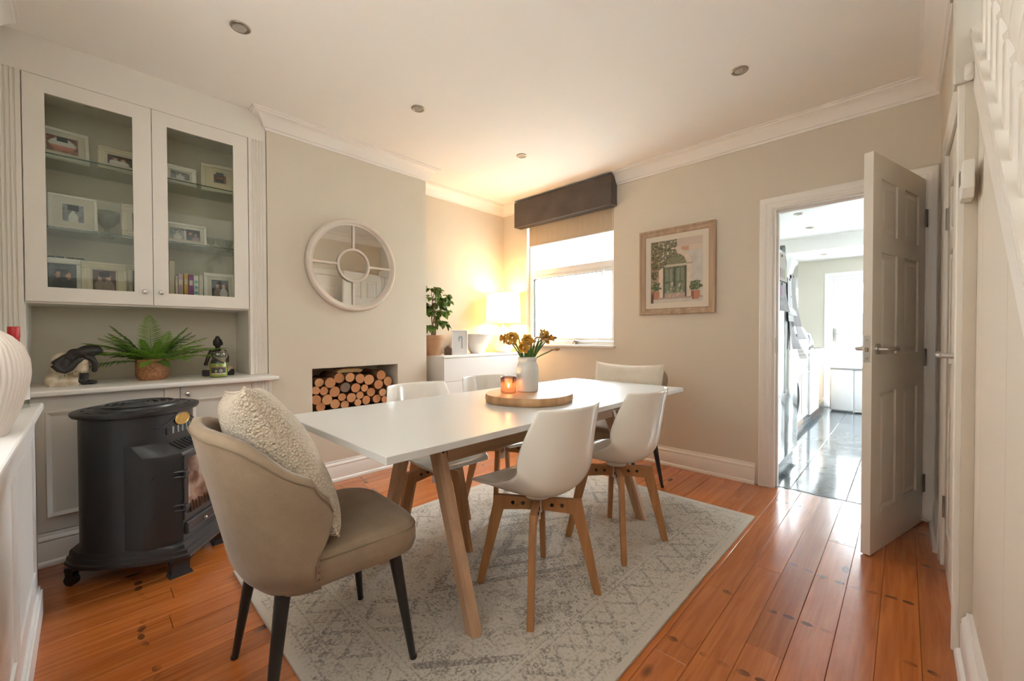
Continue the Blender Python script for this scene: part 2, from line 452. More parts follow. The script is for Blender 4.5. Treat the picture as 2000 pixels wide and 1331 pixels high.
g = G(); g.box((WX0 - .02, YB - .035, .972), (WX1 + .018, y0 + .02, .997), .008, seg=3); struct(g.done('window_sill', TRIM), 'white window sill')
g = G(); g.box((WX0 - .001, YB - .001, WZ0), (WX0 + .0015, y0, WZ1)); g.box((WX1 - .0015, YB - .001, WZ0), (WX1 + .001, y0, WZ1))
struct(g.done('window_reveal', TRIM), 'white painted window reveals')
# pelmet, blind and chain
PELM = fabric('brown_grey_linen', (.050, .038, .032), (.115, .092, .080), 180, .95, .3)
g = G(); g.box((-3.115, 3.288, 2.268), (-1.912, 3.389, 2.540), .006, seg=2)
pm = tag(g.done('pelmet', PELM), 'dark brown fabric pelmet box above the window', 'pelmet')
g = G(); g.box((-3.095, 3.305, 2.2668), (-1.93, 3.387, 2.2678)); g.done('underside', plain('pelmet_lining', (.05, .045, .04), .9), pm)
bl = thing('roller_blind', 'beige roller blind pulled partly down over the window top', 'blind', (-2.48, 3.415, 2.06))
def blm():
    t = NT('blind_cloth'); v = t.coord(); n = t.noise(v, 300, 3); n2 = t.noise(t.map(v, (60, 60, 3)), 1, 3)
    c = t.mix(t.math('MULTIPLY_ADD', n, .4, t.math('MULTIPLY', n2, .5)), (.40, .32, .235), (.56, .46, .35))
    d = t.n('ShaderNodeBsdfDiffuse'); t.l(c, d.inputs[0]); tr = t.n('ShaderNodeBsdfTranslucent'); t.l(c, tr.inputs[0])
    mx = t.n('ShaderNodeMixShader'); mx.inputs[0].default_value = .12; t.l(d.outputs[0], mx.inputs[1]); t.l(tr.outputs[0], mx.inputs[2]); t.l(mx.outputs[0], t.out.inputs[0]); return t.m
BLM = blm()
g = G(); g.box((-.520, -.001, .012), (.522, .001, .26)); g.done('cloth', BLM, bl)
g = G(); g.cyl((-.520, 0, .27), (.522, 0, .27), .018); g.done('roller', WHITEPL, bl)
g = G(); g.box((-.520, -.005, 0), (.522, .005, .018), .003); g.done('bottom_bar', plain('blind_bar', (.5, .41, .31), .7), bl)
g = G(); g.cyl((.513, -.014, -.9), (.513, -.014, .26), .0012, n=6)
for i in range(116): g.sph((.513, -.014, -.9 + i * .01), .0022, 6)
o = g.done('pull_chain', WHITEPL, bl, True)
# little elephant on the sill
el = thing('elephant_ornament', 'tiny grey and gold elephant ornament on window sill', 'ornament', (-2.36, 3.40, .997), rad(200))
g = G(); g.sph((0, 0, .028), .020, 14, sc=(1.25, .9, .95)); g.sph((.026, 0, .036), .0125, 12); g.tube([(.036, 0, .033), (.042, 0, .022), (.043, 0, .010), (.047, 0, .006)], [.005, .004, .003, .002])
for sx in (-.013, .013):
    for sy in (-.009, .009): g.cyl((sx, sy, 0), (sx, sy, .022), .006, n=8)
g.done('body', plain('pewter', (.33, .31, .28), .35, .6, var=.3, nscale=80), el, True)
for s in (-1, 1):
    g = G(); g.sph((.022, s * .013, .037), .010, 10, sc=(.8, .25, 1)); g.done('ear', plain('old_gold', (.45, .32, .12), .35, .8), el, True)

# ---- kitchen doorway: lining, architrave, threshold
ARCH = [(0, 0), (.0, .010), (.006, .016), (.016, .016), (.020, .012), (.040, .012), (.046, .018), (.060, .022), (.078, .022), (.084, .018), (.084, 0)]
def architrave(name, x0, x1, zt, yw, sgn, label, zb=0):
    """U-shaped moulding round an opening in a wall at y=yw; sgn=-1 projects towards -y"""
    g = G(); pts = [(x0, zb), (x0, zt), (x1, zt), (x1, zb)]; rings = []
    for i, (x, z) in enumerate(pts):
        sx = -1 if i < 2 else 1; sz = 1 if i in (1, 2) else 0
        rings.append([g.b.verts.new((x + sx * d, yw + sgn * h, z + sz * d)) for d, h in ARCH])
    k = len(ARCH)
    for a, b in zip(rings, rings[1:]):
        for j in range(k): g.b.faces.new((a[j], b[j], b[(j + 1) % k], a[(j + 1) % k]))
    g.b.faces.new(rings[0]); g.b.faces.new(rings[-1][::-1])
    return struct(g.done(name, TRIM, ang=30), label)
architrave('trim_3', -.679, .047, 1.977, YB, -1, 'white moulded architrave around the kitchen doorway')
g = G()
g.box((DX0, YB - .001, 0), (-.668, YB + .125, 1.97)); g.box((.06, YB - .001, 0), (DX1, YB + .125, 1.97)); g.box((DX0, YB - .001, 1.97), (DX1, YB + .125, DZ))
g.box((-.668, YB + .045, 0), (-.655, YB + .075, 1.97)); g.box((.047, YB + .045, 0), (.06, YB + .075, 1.97)); g.box((-.655, YB + .045, 1.957), (.047, YB + .075, 1.97))
struct(g.done('door_frame', TRIM), 'white lining of the kitchen doorway')
g = G(); g.box((-.6685, YB + .010, .96), (-.6672, YB + .032, 1.07)); g.box((-.668, YB + .014, .985), (-.6664, YB + .028, 1.045))
struct(g.done('strike_plate', plain('dull_brass', (.25, .20, .13), .4, .9)), 'dull strike plate in the door lining')
g = G(); g.box((-.668, YB + .05, -.012), (.06, YB + .066, .0015)); struct(g.done('door_threshold', plain('threshold_dark', (.05, .045, .04), .5)), 'dark strip where boards meet tiles')

# ---- doors
def six_panel(g, w, h, t):
    """leaf in local coords: x from 0 (hinge) to w, z 0..h, y -t/2..t/2, six moulded panels on both faces"""
    g.box((0, -t / 2 + .0095, 0), (w, t / 2 - .0095, h))
    s = .105; mid = .10; pw = (w - 2 * s - mid) / 2
    rows = [(.20, .80), (.99, 1.50), (1.59, h - .11)]
    rows = [(a * h / 1.981, b * h / 1.981) for a, b in rows]
    for sg in (-1, 1):
        f0, f1 = (t / 2 - .0105, t / 2) if sg > 0 else (-t / 2, -t / 2 + .0105)
        xs = [0, s, s + pw, s + pw + mid, w - s, w]
        for a, b in ((0, s), (s + pw, s + pw + mid), (w - s, w)): g.box((a, f0, 0), (b, f1, h))
        zz = [0] + [z for r in rows for z in r] + [h]
        for i in range(0, len(zz), 2):
            for a, b in ((s, s + pw), (s + pw + mid, w - s)): g.box((a, f0, zz[i]), (b, f1, zz[i + 1]))
        for za, zb in rows:
            for a, b in ((s, s + pw), (s + pw + mid, w - s)):
                q = []
                for ins, yy in ((.014, t / 2 - .0098), (.038, t / 2 - .0015)):
                    q.append([g.b.verts.new((x, sg * yy, z)) for x, z in ((a + ins, za + ins), (b - ins, za + ins), (b - ins, zb - ins), (a + ins, zb - ins))])
                for i in range(4): g.b.faces.new((q[0][i], q[0][(i + 1) % 4], q[1][(i + 1) % 4], q[1][i]))
                g.b.faces.new(q[1])
def lever(parent, x, z, y, sg, dirx):
    """lever handle: rose and curved lever"""
    g = G(); g.cyl((x, y, z), (x, y + sg * .010, z), .026, n=24); g.cyl((x, y + sg * .01, z), (x, y + sg * .045, z), .010, n=12)
    P = [(x, y + sg * .042, z), (x + dirx * .02, y + sg * .050, z), (x + dirx * .06, y + sg * .050, z + .001), (x + dirx * .085, y + sg * .050, z + .006), (x + dirx * .105, y + sg * .050, z + .004), (x + dirx * .115, y + sg * .050, z - .008)]
    g.tube(P, [.0095, .0095, .0085, .0085, .008, .007], 10)
    return g.done('door_handle', CHROME, parent, ang=40)
def hinge(parent, x, y, z):
    g = G(); g.cyl((x, y, z - .05), (x, y, z + .05), .0065, n=10); g.box((x - .002, y, z - .05), (x + .026, y + .0015, z + .05)); g.box((x - .028, y, z - .05), (x, y + .0015, z + .05))
    return g.done('hinge', plain('hinge_steel', (.30, .28, .25), .4, .9), parent)
# open kitchen door: hinge near (0.055, 3.37), free edge at (-0.135, 2.66)
hx, hy = .062, 3.366
ang = math.atan2(2.662 - hy, -.135 - hx)
dr = struct(thing('door_1', 'x', 'x', (hx, hy, 0), ang), 'white six-panel kitchen door standing open'); del dr['category']
g = G(); six_panel(g, .727, 1.976, .037); g.xf(list(g.b.verts), Matrix.Translation((.004, 0, .006))); g.done('leaf', DOORW, dr)
lever(dr, .672, 1.02, .0185, 1, -1); lever(dr, .672, 1.02, -.0185, -1, -1)
g = G(); g.box((.7305, -.012, .955), (.7325, .012, 1.085)); g.done('latch_plate', plain('latch_steel', (.42, .40, .36), .35, 1), dr)
g = G(); g.box((.731, -.006, 1.008), (.742, .006, 1.028), .002); g.cyl((.7315, 0, .975), (.734, 0, .975), .004, n=8); g.cyl((.7315, 0, 1.065), (.734, 0, 1.065), .004, n=8); g.done('latch', plain('dull_brass', (.25, .20, .13), .4, .9), dr)
for z in (.23, .96, 1.76): hinge(dr, -.003, .0215, z)
# small floor pipe beside the door
g = G(); g.tube([(.05, 3.352, .018), (.10, 3.345, .016), (.128, 3.335, .012)], .006); tag(g.done('copper_pipe', plain('dull_pipe', (.35, .28, .22), .4, .6)), 'short dull pipe end on the floor behind the open door', 'pipe')

# understairs cupboard door
ud = struct(thing('door_2', 'x', 'x', (XR + .019, CY1 - .004, 0), -PI / 2), 'closed white cupboard door under the stairs'); del ud['category']
g = G(); six_panel(g, .672, 1.92, .036); g.done('leaf', DOORW, ud)
lever(ud, .615, 1.015, -.018, -1, -1)
for z in (.28, 1.63): hinge(ud, .0, -.0205, z)
g = G()
P = [(CY0, 0), (CY0, 1.925), (CY1, 1.925), (CY1, 0)]; rings = []
for i, (yy, z) in enumerate(P):
    sy = -1 if i < 2 else 1; sz = 1 if i in (1, 2) else 0; kx = .62 if i < 2 else 1
    rings.append([g.b.verts.new((XR - h * .8, yy + sy * d * kx, z + sz * d)) for d, h in ARCH])
k = len(ARCH)
for a, b in zip(rings, rings[1:]):
    for j in range(k): g.b.faces.new((a[j], b[j], b[(j + 1) % k], a[(j + 1) % k]))
g.b.faces.new(rings[0]); g.b.faces.new(rings[-1])
struct(g.done('trim_4', DOORW, ang=30), 'white architrave around the cupboard door')

# ---- stairs
st = thing('staircase', 'white painted staircase with turned balusters behind the right wall', 'staircase', (.16, -.3, 0))
st.location = (0, 0, 0)
SW = plain('stair_white_paint', (.74, .69, .62), .38, var=.02, bump=.02)
TOP = Matrix(((0, 0, 1, 0), (1, 0, 0, 0), (0, 1, 0, 0), (0, 0, 0, 1)))
g = G(); ya, yb = .06, 2.05
for (x0, x1, d0, d1) in ((.157, .205, -.205, -.012), (.150, .212, -.03, 0.0), (.153, .17, -.075, -.06)):
    g.prism([(ya, max(0, strZ(ya) + d0)), (yb, strZ(yb) + d0), (yb, strZ(yb) + d1), (ya, strZ(ya) + d1)], x1, TOP, x0)
g.done('string', SW, st)
g = G()
for i in range(13):
    yy = .15 + i * .195; zz = .05 + (i) * .195
    if yy > 2.0: break
    g.box((.205, yy, zz), (1.05, yy + .22, zz + .025)); g.box((.205, yy + .195, zz), (1.05, yy + .205, zz + .21))
g.done('treads', plain('stair_carpet', (.40, .36, .31), .95, bump=.3, bscale=500), st)
def baluster():
    g = G(); w = .0165
    g.box((-w, -w, -.03), (w, w, .20), .002)
    prof = [(.0150, .20), (.0185, .212), (.0185, .218), (.011, .228), (.0125, .24), (.0205, .262), (.0215, .285), (.0175, .33), (.0130, .365), (.0105, .375), (.0165, .385), (.0165, .393), (.0105, .402), (.0130, .43), (.0175, .52), (.0165, .58), (.0120, .64), (.0165, .65), (.0165, .658), (.011, .668), (.013, .69)]
    g.lathe(prof, n=12); g.box((-w, -w, .69), (w, w, .86), .002)
    return g
bmesh0 = None
yy = 1.95
while yy > .2:
    if bmesh0 is None:
        bo = baluster().done('baluster', SW, st, ang=35); bmesh0 = bo.data
    else: bo = link('baluster', bmesh0, st)
    bo.location = (.181, yy, strZ(yy)); yy -= .1045
g = G(); g.prism([(.1, strZ(.1) + .83), (2.06, strZ(2.06) + .83), (2.06, strZ(2.06) + .885), (.1, strZ(.1) + .885)], .212, TOP, .150); g.done('handrail', SW, st)
g = G(); g.box((.112, 2.05, 1.94), (.20, 2.115, 3.4), .003)
g.done('newel_post', plain('newel_paint', (.60, .56, .49), .5, var=.02), st)
g = G(); g.cyl((.147, 2.035, 1.945), (.147, 2.035, 1.985), .013, n=14); g.sph((.147, 2.035, 1.945), .013, 12); g.done('newel_drop', SW, st, True)
# thermostat on the door post
th = thing('thermostat', 'small white wall thermostat on the right of cupboard door', 'thermostat', (.1545, 1.995, 1.588))
g = G(); g.prism([(-.055, .058), (-.055, -.030), (-.035, -.058), (.035, -.058), (.055, -.030), (.055, .058)], .0, Matrix(((0, 0, 1, 0), (1, 0, 0, 0), (0, 1, 0, 0), (0, 0, 0, 1))), -.028, .004)
g.done('case', plain('thermostat_white', (.72, .69, .63), .35), th)
g = G(); g.box((-.0295, .0, -.005), (-.0275, .035, .04), .0005); g.done('screen', plain('grey_screen', (.10, .10, .09), .3), th)

hw = struct(thing('window_added_hall', 'x', 'x'), 'unseen hall window added above the stairs for daylight'); del hw['category']  # added opening that sends side light across the room
g = G()
for a, b in (((HY0, HZ0), (HY0 + .05, HZ1)), ((HY1 - .05, HZ0), (HY1, HZ1)), ((HY0, HZ0), (HY1, HZ0 + .05)), ((HY0, HZ1 - .05), (HY1, HZ1)), ((.53, HZ0), (.57, HZ1))): g.box((1.09, a[0], a[1]), (1.14, b[0], b[1]))
g.done('window_frame', WFR, hw)
def frosted(name, k):
    t = NT(name); tr = t.n('ShaderNodeBsdfTranslucent'); tr.inputs[0].default_value = (k, k * .955, k * .89, 1); t.l(tr.outputs[0], t.out.inputs[0]); return t.m
g = G(); g.box((1.11, HY0 + .05, HZ0 + .05), (1.1105, HY1 - .05, HZ1 - .05)); g.done('pane', frosted('added_obscured_glass', .32), hw)  # diffusing pane softens the light of the added hall window

# ================================================================== LEFT ALCOVE JOINERY
def fluted(g, x, y0, y1, z0, z1, n, thick=.02):
    """pilaster with vertical flutes, face towards +x at x"""
    pr = [(0, 0)]; w = y1 - y0; m = w * .16; fw = (w - 2 * m) / n
    pts = [(-thick, y0), (0, y0)]
    for i in range(n):
        a = y0 + m + i * fw
        for k in range(7):
            u = k / 6; pts.append((-.006 * math.sin(PI * u) ** .7 if 0 < u < 1 else 0, a + fw * (.14 + .72 * u)))
    pts += [(0, y1), (-thick, y1)]
    g.prism([(x + a, b) for a, b in pts], z1, None, z0)
def panel_mould(g, x, y0, y1, z0, z1, w=.022, d=.010):
    """raised picture-frame moulding on a face looking +x"""
    prof = [(0, 0), (0, d * .5), (w * .25, d), (w * .5, d * .75), (w * .75, d * .45), (w, d * .2), (w, 0)]
    pts = [(y0, z0), (y1, z0), (y1, z1), (y0, z1)]; rings = []
    for i, (yy, zz) in enumerate(pts):
        sy = 1 if i in (0, 3) else -1; sz = 1 if i in (0, 1) else -1
        rings.append([g.b.verts.new((x + h, yy + sy * q, zz + sz * q)) for q, h in prof])
    for i in range(4):
        a, b = rings[i], rings[(i + 1) % 4]
        for j in range(len(prof) - 1): g.b.faces.new((a[j], b[j], b[j + 1], a[j + 1]))
UX = -3.092                                                # face of the upper cabinet
UY0, UYM, UY1 = -.196, .278, .750
dc = thing('display_cabinet', 'built-in cream wall cabinet with two glazed doors and photo frames inside', 'cabinet', (0, 0, 0))
g = G()
g.box((UX - .02, UY0 - .094, 2.381), (UX, .853, ZC))                                  # fascia to the ceiling
g.box((XA + .005, UY0 - .02, 1.262), (UX - .022, UY0, 2.40)); g.box((XA + .005, UY1, 1.262), (UX - .022, UY1 + .02, 2.40))
g.box((XA + .005, UY0, 1.258), (UX - .022, UY1, 1.30)); g.box((XA + .005, UY0, 2.375), (UX - .022, UY1, 2.40))
g.box((XA + .005, UY1, .838), (UX - .02, UY1 + .02, 1.262)); g.box((XA + .005, UY0 - .02, .838), (UX - .02, UY0, 1.262))
g.done('carcass', CABW, dc)
g = G(); g.box((XA + .001, UY0, 1.30), (XA + .006, UY1, 2.375)); g.box((XA + .001, UY0, .838), (XA + .006, UY1, 1.258))
g.done('back_panel', plain('cabinet_back_paint', (.62, .575, .47), .8, var=.02), dc)
for a, b in ((UY0 - .094, UY0 - .003), (UY1 + .003, .853)):
    g = G(); fluted(g, UX, a, b, .838, 2.381, 4); g.done('pilaster', CABW, dc)
CGLASS = glass('cabinet_glass', (.92, .94, .91), .45)
for (a, b, hinge_left) in ((UY0, UYM, True), (UYM, UY1, False)):
    a += .0015; b -= .0015
    ga, gb = (a + .072, b - .078) if hinge_left else (a + .066, b - .079)
    z0, z1, gz0, gz1 = 1.268, 2.379, 1.340, 2.302
    g = G()
    for p, q in (((a, z0), (ga, z1)), ((gb, z0), (b, z1)), ((ga, z0), (gb, gz0)), ((ga, gz1), (gb, z1))):
        g.box((UX - .021, p[0], p[1]), (UX, q[0], q[1]))
    d = g.done('door', CABW, dc)
    g = G(); g.box((UX - .012, ga, gz0), (UX - .008, gb, gz1)); g.done('pane', CGLASS, d)
    g = G(); ky = (b - .036) if hinge_left else (a + .030)
    g.lathe([(.005, 0), (.005, .012), (.011, .018), (.0125, .024), (.010, .030), (.003, .033)], (0, 0, 0), 20, Matrix.Translation((UX, ky, 1.341)) @ Matrix.Rotation(PI / 2, 4, 'Y'))
    g.done('knob', CHROME, d, ang=40)
SHG = glass('shelf_glass', (.93, .96, .94), .6)
for z in (1.650, 2.022):
    g = G(); g.box((XA + .01, UY0 + .004, z), (-3.15, UY1 - .004, z + .006)); o = g.done('glass_shelf', SHG, dc)
    g = G(); g.box((-3.1498, UY0 + .004, z), (-3.148, UY1 - .004, z + .006)); g.done('green_edge', plain('glass_edge', (.035, .065, .05), .2), o)
    for yy in (UY0 + .02, UY1 - .02):
        for xx in (-3.20, -3.40):
            g = G(); g.cyl((xx, yy - .018, z - .004), (xx, yy + .018, z - .004), .0035, n=8); g.done('shelf_pin', CHROME, dc)
for yy in (.03, .52):
    g = G(); g.lathe([(.040, 0), (.040, -.010), (.034, -.016), (.024, -.012), (.022, -.004)], (-3.235, yy, 2.375), 24); g.done('cabinet_light', plain('dark_bronze', (.10, .085, .065), .35, .8), dc, ang=40)

# lower cupboard
LX = -2.957
bc = thing('base_cabinet', 'built-in cream low cupboard with moulded door panels behind the black heater', 'cabinet', (0, 0, 0))
g = G(); g.box((XA + .005, YF, .0), (LX - .021, .838, .808)); g.box((LX - .021, YF, .15), (LX - .001, UY0 + .01, .808)); g.box((LX - .021, .305, .15), (LX - .001, .372, .808)); g.box((LX - .021, .727, .15), (LX - .001, .735, .808))
g.done('carcass', CABW, bc)
for a, b in ((UY0 + .013, .302), (.375, .724)):
    g = G(); g.box((LX - .020, a, .155), (LX, b, .804), .001); panel_mould(g, LX, a + .048, b - .03, .222, .732)
    d = g.done('door', CABW, bc)
    if a > .3:
        g = G(); g.lathe([(.005, 0), (.005, .012), (.012, .018), (.014, .025), (.011, .031), (.003, .034)], (0, 0, 0), 20, Matrix.Translation((LX, .405, .765)) @ Matrix.Rotation(PI / 2, 4, 'Y'))
        g.done('knob', CHROME, d, ang=40)
g = G(); fluted(g, LX + .004, .735, .838, .15, .808, 4, .025); g.done('pilaster', CABW, bc)
g = G(); g.sweep([(LX, .838), (LX, YF)], SKIRT); g.done('skirting', TRIM, bc, ang=35)
g = G(); g.box((XA + .005, YF, .809), (-2.895, .866, .837), .009, seg=3)
tag(g.done('display_shelf', TRIM), 'white painted ledge running along the top of low cupboard', 'ledge')

# ---- photo frames in the cabinet
def skin_blobs(seed, kind):
    R = random.Random(seed); bgc = {'bw': (.30, .31, .32), 'warm': (.10, .055, .04), 'cool': (.12, .13, .14), 'dark': (.03, .03, .035), 'pink': (.30, .14, .11), 'green': (.09, .10, .06)}[kind]
    sk = (.55, .54, .52) if kind == 'bw' else (.52, .30, .21); cl = [(.66, .64, .60), (.07, .07, .09), (.30, .22, .20), (.55, .50, .44)]
    heads = [(R.uniform(.28, .42), R.uniform(.55, .68)), (R.uniform(.58, .74), R.uniform(.52, .66))] if kind not in ('bw',) else [(.5, .66)]
    cs = [R.choice(cl) for _ in heads]; nz = R.uniform(0, 9)
    def f(u, v):
        k = .75 + .5 * noise.noise((u * 5 + nz, v * 5, nz)); c = tuple(x * k for x in bgc)
        for (a, b), q in zip(heads, cs):
            if ell(u, v, a, b - .48, .24, .36): c = tuple(x * (.9 + .2 * noise.noise((u * 9, v * 9, nz))) for x in ((.62, .62, .61) if kind == 'bw' else q))
            if ell(u, v, a, b + .04, .125, .165): c = tuple(.35 * x for x in ((.2, .2, .2) if kind == 'bw' else (.12, .07, .04)))
            if ell(u, v, a, b - .01, .095, .13): c = sk
        return c
    return f
def baby(u, v):
    if v > .42 and ell(u, v, .5, .50, .42, .42): return (.62, .62, .60) if v < .86 else (.40, .36, .33)
    if ell(u, v, .5, .36, .36, .24): return (.55, .24, .18) if v > .28 else (.48, .18, .14)
    return (.20, .09, .07) if noise.noise((u * 4, v * 4, 0)) > 0 else (.33, .17, .14)
FRW = plain('frame_white', (.72, .70, .65), .45, var=.03); FRC = plain('frame_cream', (.66, .60, .47), .5, var=.05, nscale=20)
MATB = plain('mount_board', (.60, .56, .48), .8); BLK = plain('frame_black_edge', (.02, .02, .022), .4)
def photo_frame(label, x, yc, z, w, h, tilt, yaw, bw, mount, paint, mat=FRW, grooved=False, edge=None, mats=MATB, aspect=None, group=None):
    """w x h frame standing at (x, yc, z), looking towards +x, leaning back by tilt, turned by yaw"""
    t = thing('photo_frame', label, 'photo frame', (x, yc, z + .019 * abs(math.sin(tilt)) + .0005), PI / 2 + yaw, group)
    M = Matrix.Rotation(tilt, 4, 'X') @ Matrix.Translation((0, 0, h / 2))
    g = G(); d = .018
    for a, b in (((-w / 2, h / 2 - bw), (w / 2, h / 2)), ((-w / 2, -h / 2), (w / 2, -h / 2 + bw)), ((-w / 2, -h / 2 + bw), (-w / 2 + bw, h / 2 - bw)), ((w / 2 - bw, -h / 2 + bw), (w / 2, h / 2 - bw))):
        g.box((a[0], 0, a[1]), (b[0], d, b[1]), .002)
    if grooved:
        for k in (.25, .6):
            q = bw * k
            for a, b in (((-w / 2 + q, h / 2 - q - .005), (w / 2 - q, h / 2 - q)), ((-w / 2 + q, -h / 2 + q), (w / 2 - q, -h / 2 + q + .005)), ((-w / 2 + q, -h / 2 + q), (-w / 2 + q + .005, h / 2 - q)), ((w / 2 - q - .005, -h / 2 + q), (w / 2 - q, h / 2 - q))):
                g.box((a[0], -.004, a[1]), (b[0], .002, b[1]))
    g.xf(list(g.b.verts), M); g.done('moulding', mat, t)
    g = G(); g.box((-w / 2 + bw, .006, -h / 2 + bw), (w / 2 - bw, .012, h / 2 - bw)); g.xf(list(g.b.verts), M); g.done('mount', mats, t)
    pw, ph = w - 2 * bw - 2 * mount, h - 2 * bw - 2 * mount * (1 if aspect is None else aspect)
    print_mesh('photo', pw, ph, 20, 20, paint, t, M @ Matrix.Translation((0, .005, 0)))
    g = G(); q = .003
    ringbox(g, -pw / 2 - q, pw / 2 + q, -ph / 2 - q, ph / 2 + q, q, .003, .0065, 0); g.xf(list(g.b.verts), M); g.done('mount_edge', edge or mats, t)
    g = G(); g.box((-.02, .012, -h * .45), (.02, .014, h * .2)); g.xf(list(g.b.verts), M @ Matrix.Rotation(-tilt * 2.2, 4, 'X')); g.done('easel', BLK, t)
    return t
Z1, Z2, Z3 = 1.3, 1.6565, 2.0285
photo_frame('white box frame with newborn photo, upper shelf of left glazed door', -3.24, -.065, Z3, .20, .175, -.22, .10, .016, .026, baby)
photo_frame('small cream frame with photo of two faces, upper shelf beside newborn photo', -3.235, .155, Z3, .178, .128, -.12, .04, .028, .010, skin_blobs(3, 'warm'), FRC, True)
photo_frame('large white frame with black and white seated baby, middle shelf left', -3.235, -.03, Z2, .185, .205, -.26, .06, .014, .038, skin_blobs(5, 'bw'), FRW, edge=FRW)
photo_frame('tall cream grooved frame on middle shelf, half hidden behind the door stile', -3.26, .235, Z2, .155, .205, -.1, .02, .045, .004, skin_blobs(8, 'dark'), FRC, True)
photo_frame('white and black frame with blurred pair, bottom shelf far left', -3.235, -.075, Z1, .165, .21, -.10, .05, .030, .004, skin_blobs(11, 'cool'), FRW, edge=BLK)
photo_frame('cream grooved frame with wedding couple photo, bottom shelf of left door', -3.21, .085, Z1, .180, .205, -.18, .05, .038, .006, skin_blobs(14, 'warm'), FRC, True)
photo_frame('cream frame standing at the right end of left door bottom shelf', -3.28, .225, Z1, .12, .215, -.08, -.15, .03, .006, skin_blobs(17, 'green'), FRC, True)
photo_frame('small white frame with black and white sleeping child, upper shelf of right door', -3.235, .425, Z3, .16, .112, -.12, .04, .026, .008, skin_blobs(21, 'bw'), FRW, True)
photo_frame('large pale yellow frame with family photo, upper shelf far right', -3.245, .63, Z3, .20, .19, -.20, -.12, .022, .045, skin_blobs(24, 'pink'), FRC, mats=plain('mount_yellow', (.62, .55, .40), .8))
def double(u, v):
    if abs(u - .49) < .015: return (.7, .68, .62)
    return skin_blobs(31, 'bw')(u * 2.05, v) if u < .49 else skin_blobs(33, 'dark')((u - .5) * 2, v)
photo_frame('wide white frame holding two photos side by side, middle shelf right', -3.23, .445, Z2, .215, .135, -.14, .03, .013, .020, double)
photo_frame('white frame with thin black rim and wedding group, bottom shelf far right', -3.22, .62, Z1, .175, .198, -.10, -.02, .022, .024, skin_blobs(36, 'dark'), FRW, edge=BLK)
# books
BK = [('pale pink thin book, first of the row behind the right glazed door', .394, .012, .160, (.50, .36, .33)), ('mauve grey book, second of the row', .414, .024, .172, (.38, .27, .27)),
      ('mustard yellow book in the row', .440, .020, .178, (.50, .30, .04)), ('purple book beside the mustard one', .464, .024, .172, (.20, .045, .22)),
      ('white book with coloured spots beside the purple one', .490, .024, .168, (.60, .60, .55)), ('off-white book, last of the row before the black rimmed frame', .514, .020, .172, (.58, .53, .46))]
def book(label, y, w, h, col, x=-3.2, z=Z1, deep=.13, group=None, spots=False):
    t = thing('book', label, 'book', (x, y, z), 0, group)
    n = 'book_%d_%d_%d' % tuple(int(c * 255) for c in col)
    g = G(); g.box((-deep, -w / 2, 0), (-.002, -w / 2 + .002, h)); g.box((-deep, w / 2 - .002, 0), (-.002, w / 2, h)); g.box((-.003, -w / 2, 0), (.0, w / 2, h), .0008)
    c = g.done('cover', plain(n, col, .5), t)
    g = G(); g.box((-deep + .004, -w / 2 + .002, .003), (-.003, w / 2 - .002, h - .003)); g.done('pages', plain('book_pages', (.62, .56, .44), .9), t)
    g = G()
    if spots:
        for k in range(4): g.box((-.0002, -w / 3, .02 + .034 * k), (.0004, w / 3, .036 + .034 * k))
    else: g.box((-.0002, -w / 3, h * .62), (.0004, w / 3, h * .8)); g.box((-.0002, -w / 3, h * .12), (.0004, w / 3, h * .2))
    g.done('spine_label', plain('spine_teal', (.10, .32, .33), .6) if spots else plain('spine_pale', (.55, .47, .36), .6), c)
for i, (lb, y, w, h, c) in enumerate(BK): book(lb, y, w, h, c, group='books on the bottom cabinet shelf', spots=(i == 4))
book('tall cream book standing at the left edge of right glazed door', .3725, .024, .245, (.60, .50, .33), group='books on the bottom cabinet shelf')
for i, (y, c) in enumerate(((-.12, (.02, .03, .05)), (-.085, (.03, .05, .07)), (-.045, (.05, .025, .02)), (-.01, (.03, .03, .035)))):
    book(['black book top showing above the blurred pair frame, leftmost', 'dark blue book top above the blurred pair frame', 'dark brown book top above the blurred pair frame', 'charcoal book behind the frames, nearest the wedding couple'][i], y, .032, .222, c, x=-3.285, group='books on the bottom cabinet shelf')
# glass bowl and tumblers on the middle shelf
CLR = glass('clear_glassware', (.86, .88, .84), 1.0)
g = G(); g.lathe([(.030, 0), (.030, .006), (.012, .014), (.012, .05), (.030, .07), (.052, .10), (.056, .15), (.054, .15), (.050, .102), (.028, .074), (.008, .058)], (-3.32, .1, Z2), 24)
tag(g.done('glass_bowl', CLR, smooth=True), 'clear footed glass bowl behind the seated baby frame', 'bowl')
for i, yy in enumerate((.585, .635, .685)):
    g = G(); g.lathe([(.020, 0), (.020, .005), (.004, .012), (.004, .03), (.020, .045), (.024, .08), (.0225, .08), (.018, .048), (.002, .035)], (-3.30, yy, Z2), 20)
    tag(g.done('stem_glass', CLR, smooth=True), 'small clear stem glass on middle shelf, %s from the double photo frame' % ('first', 'second', 'third')[i], 'glass', 'glasses on the middle cabinet shelf')

# ---- things on the ledge
ZS = .837
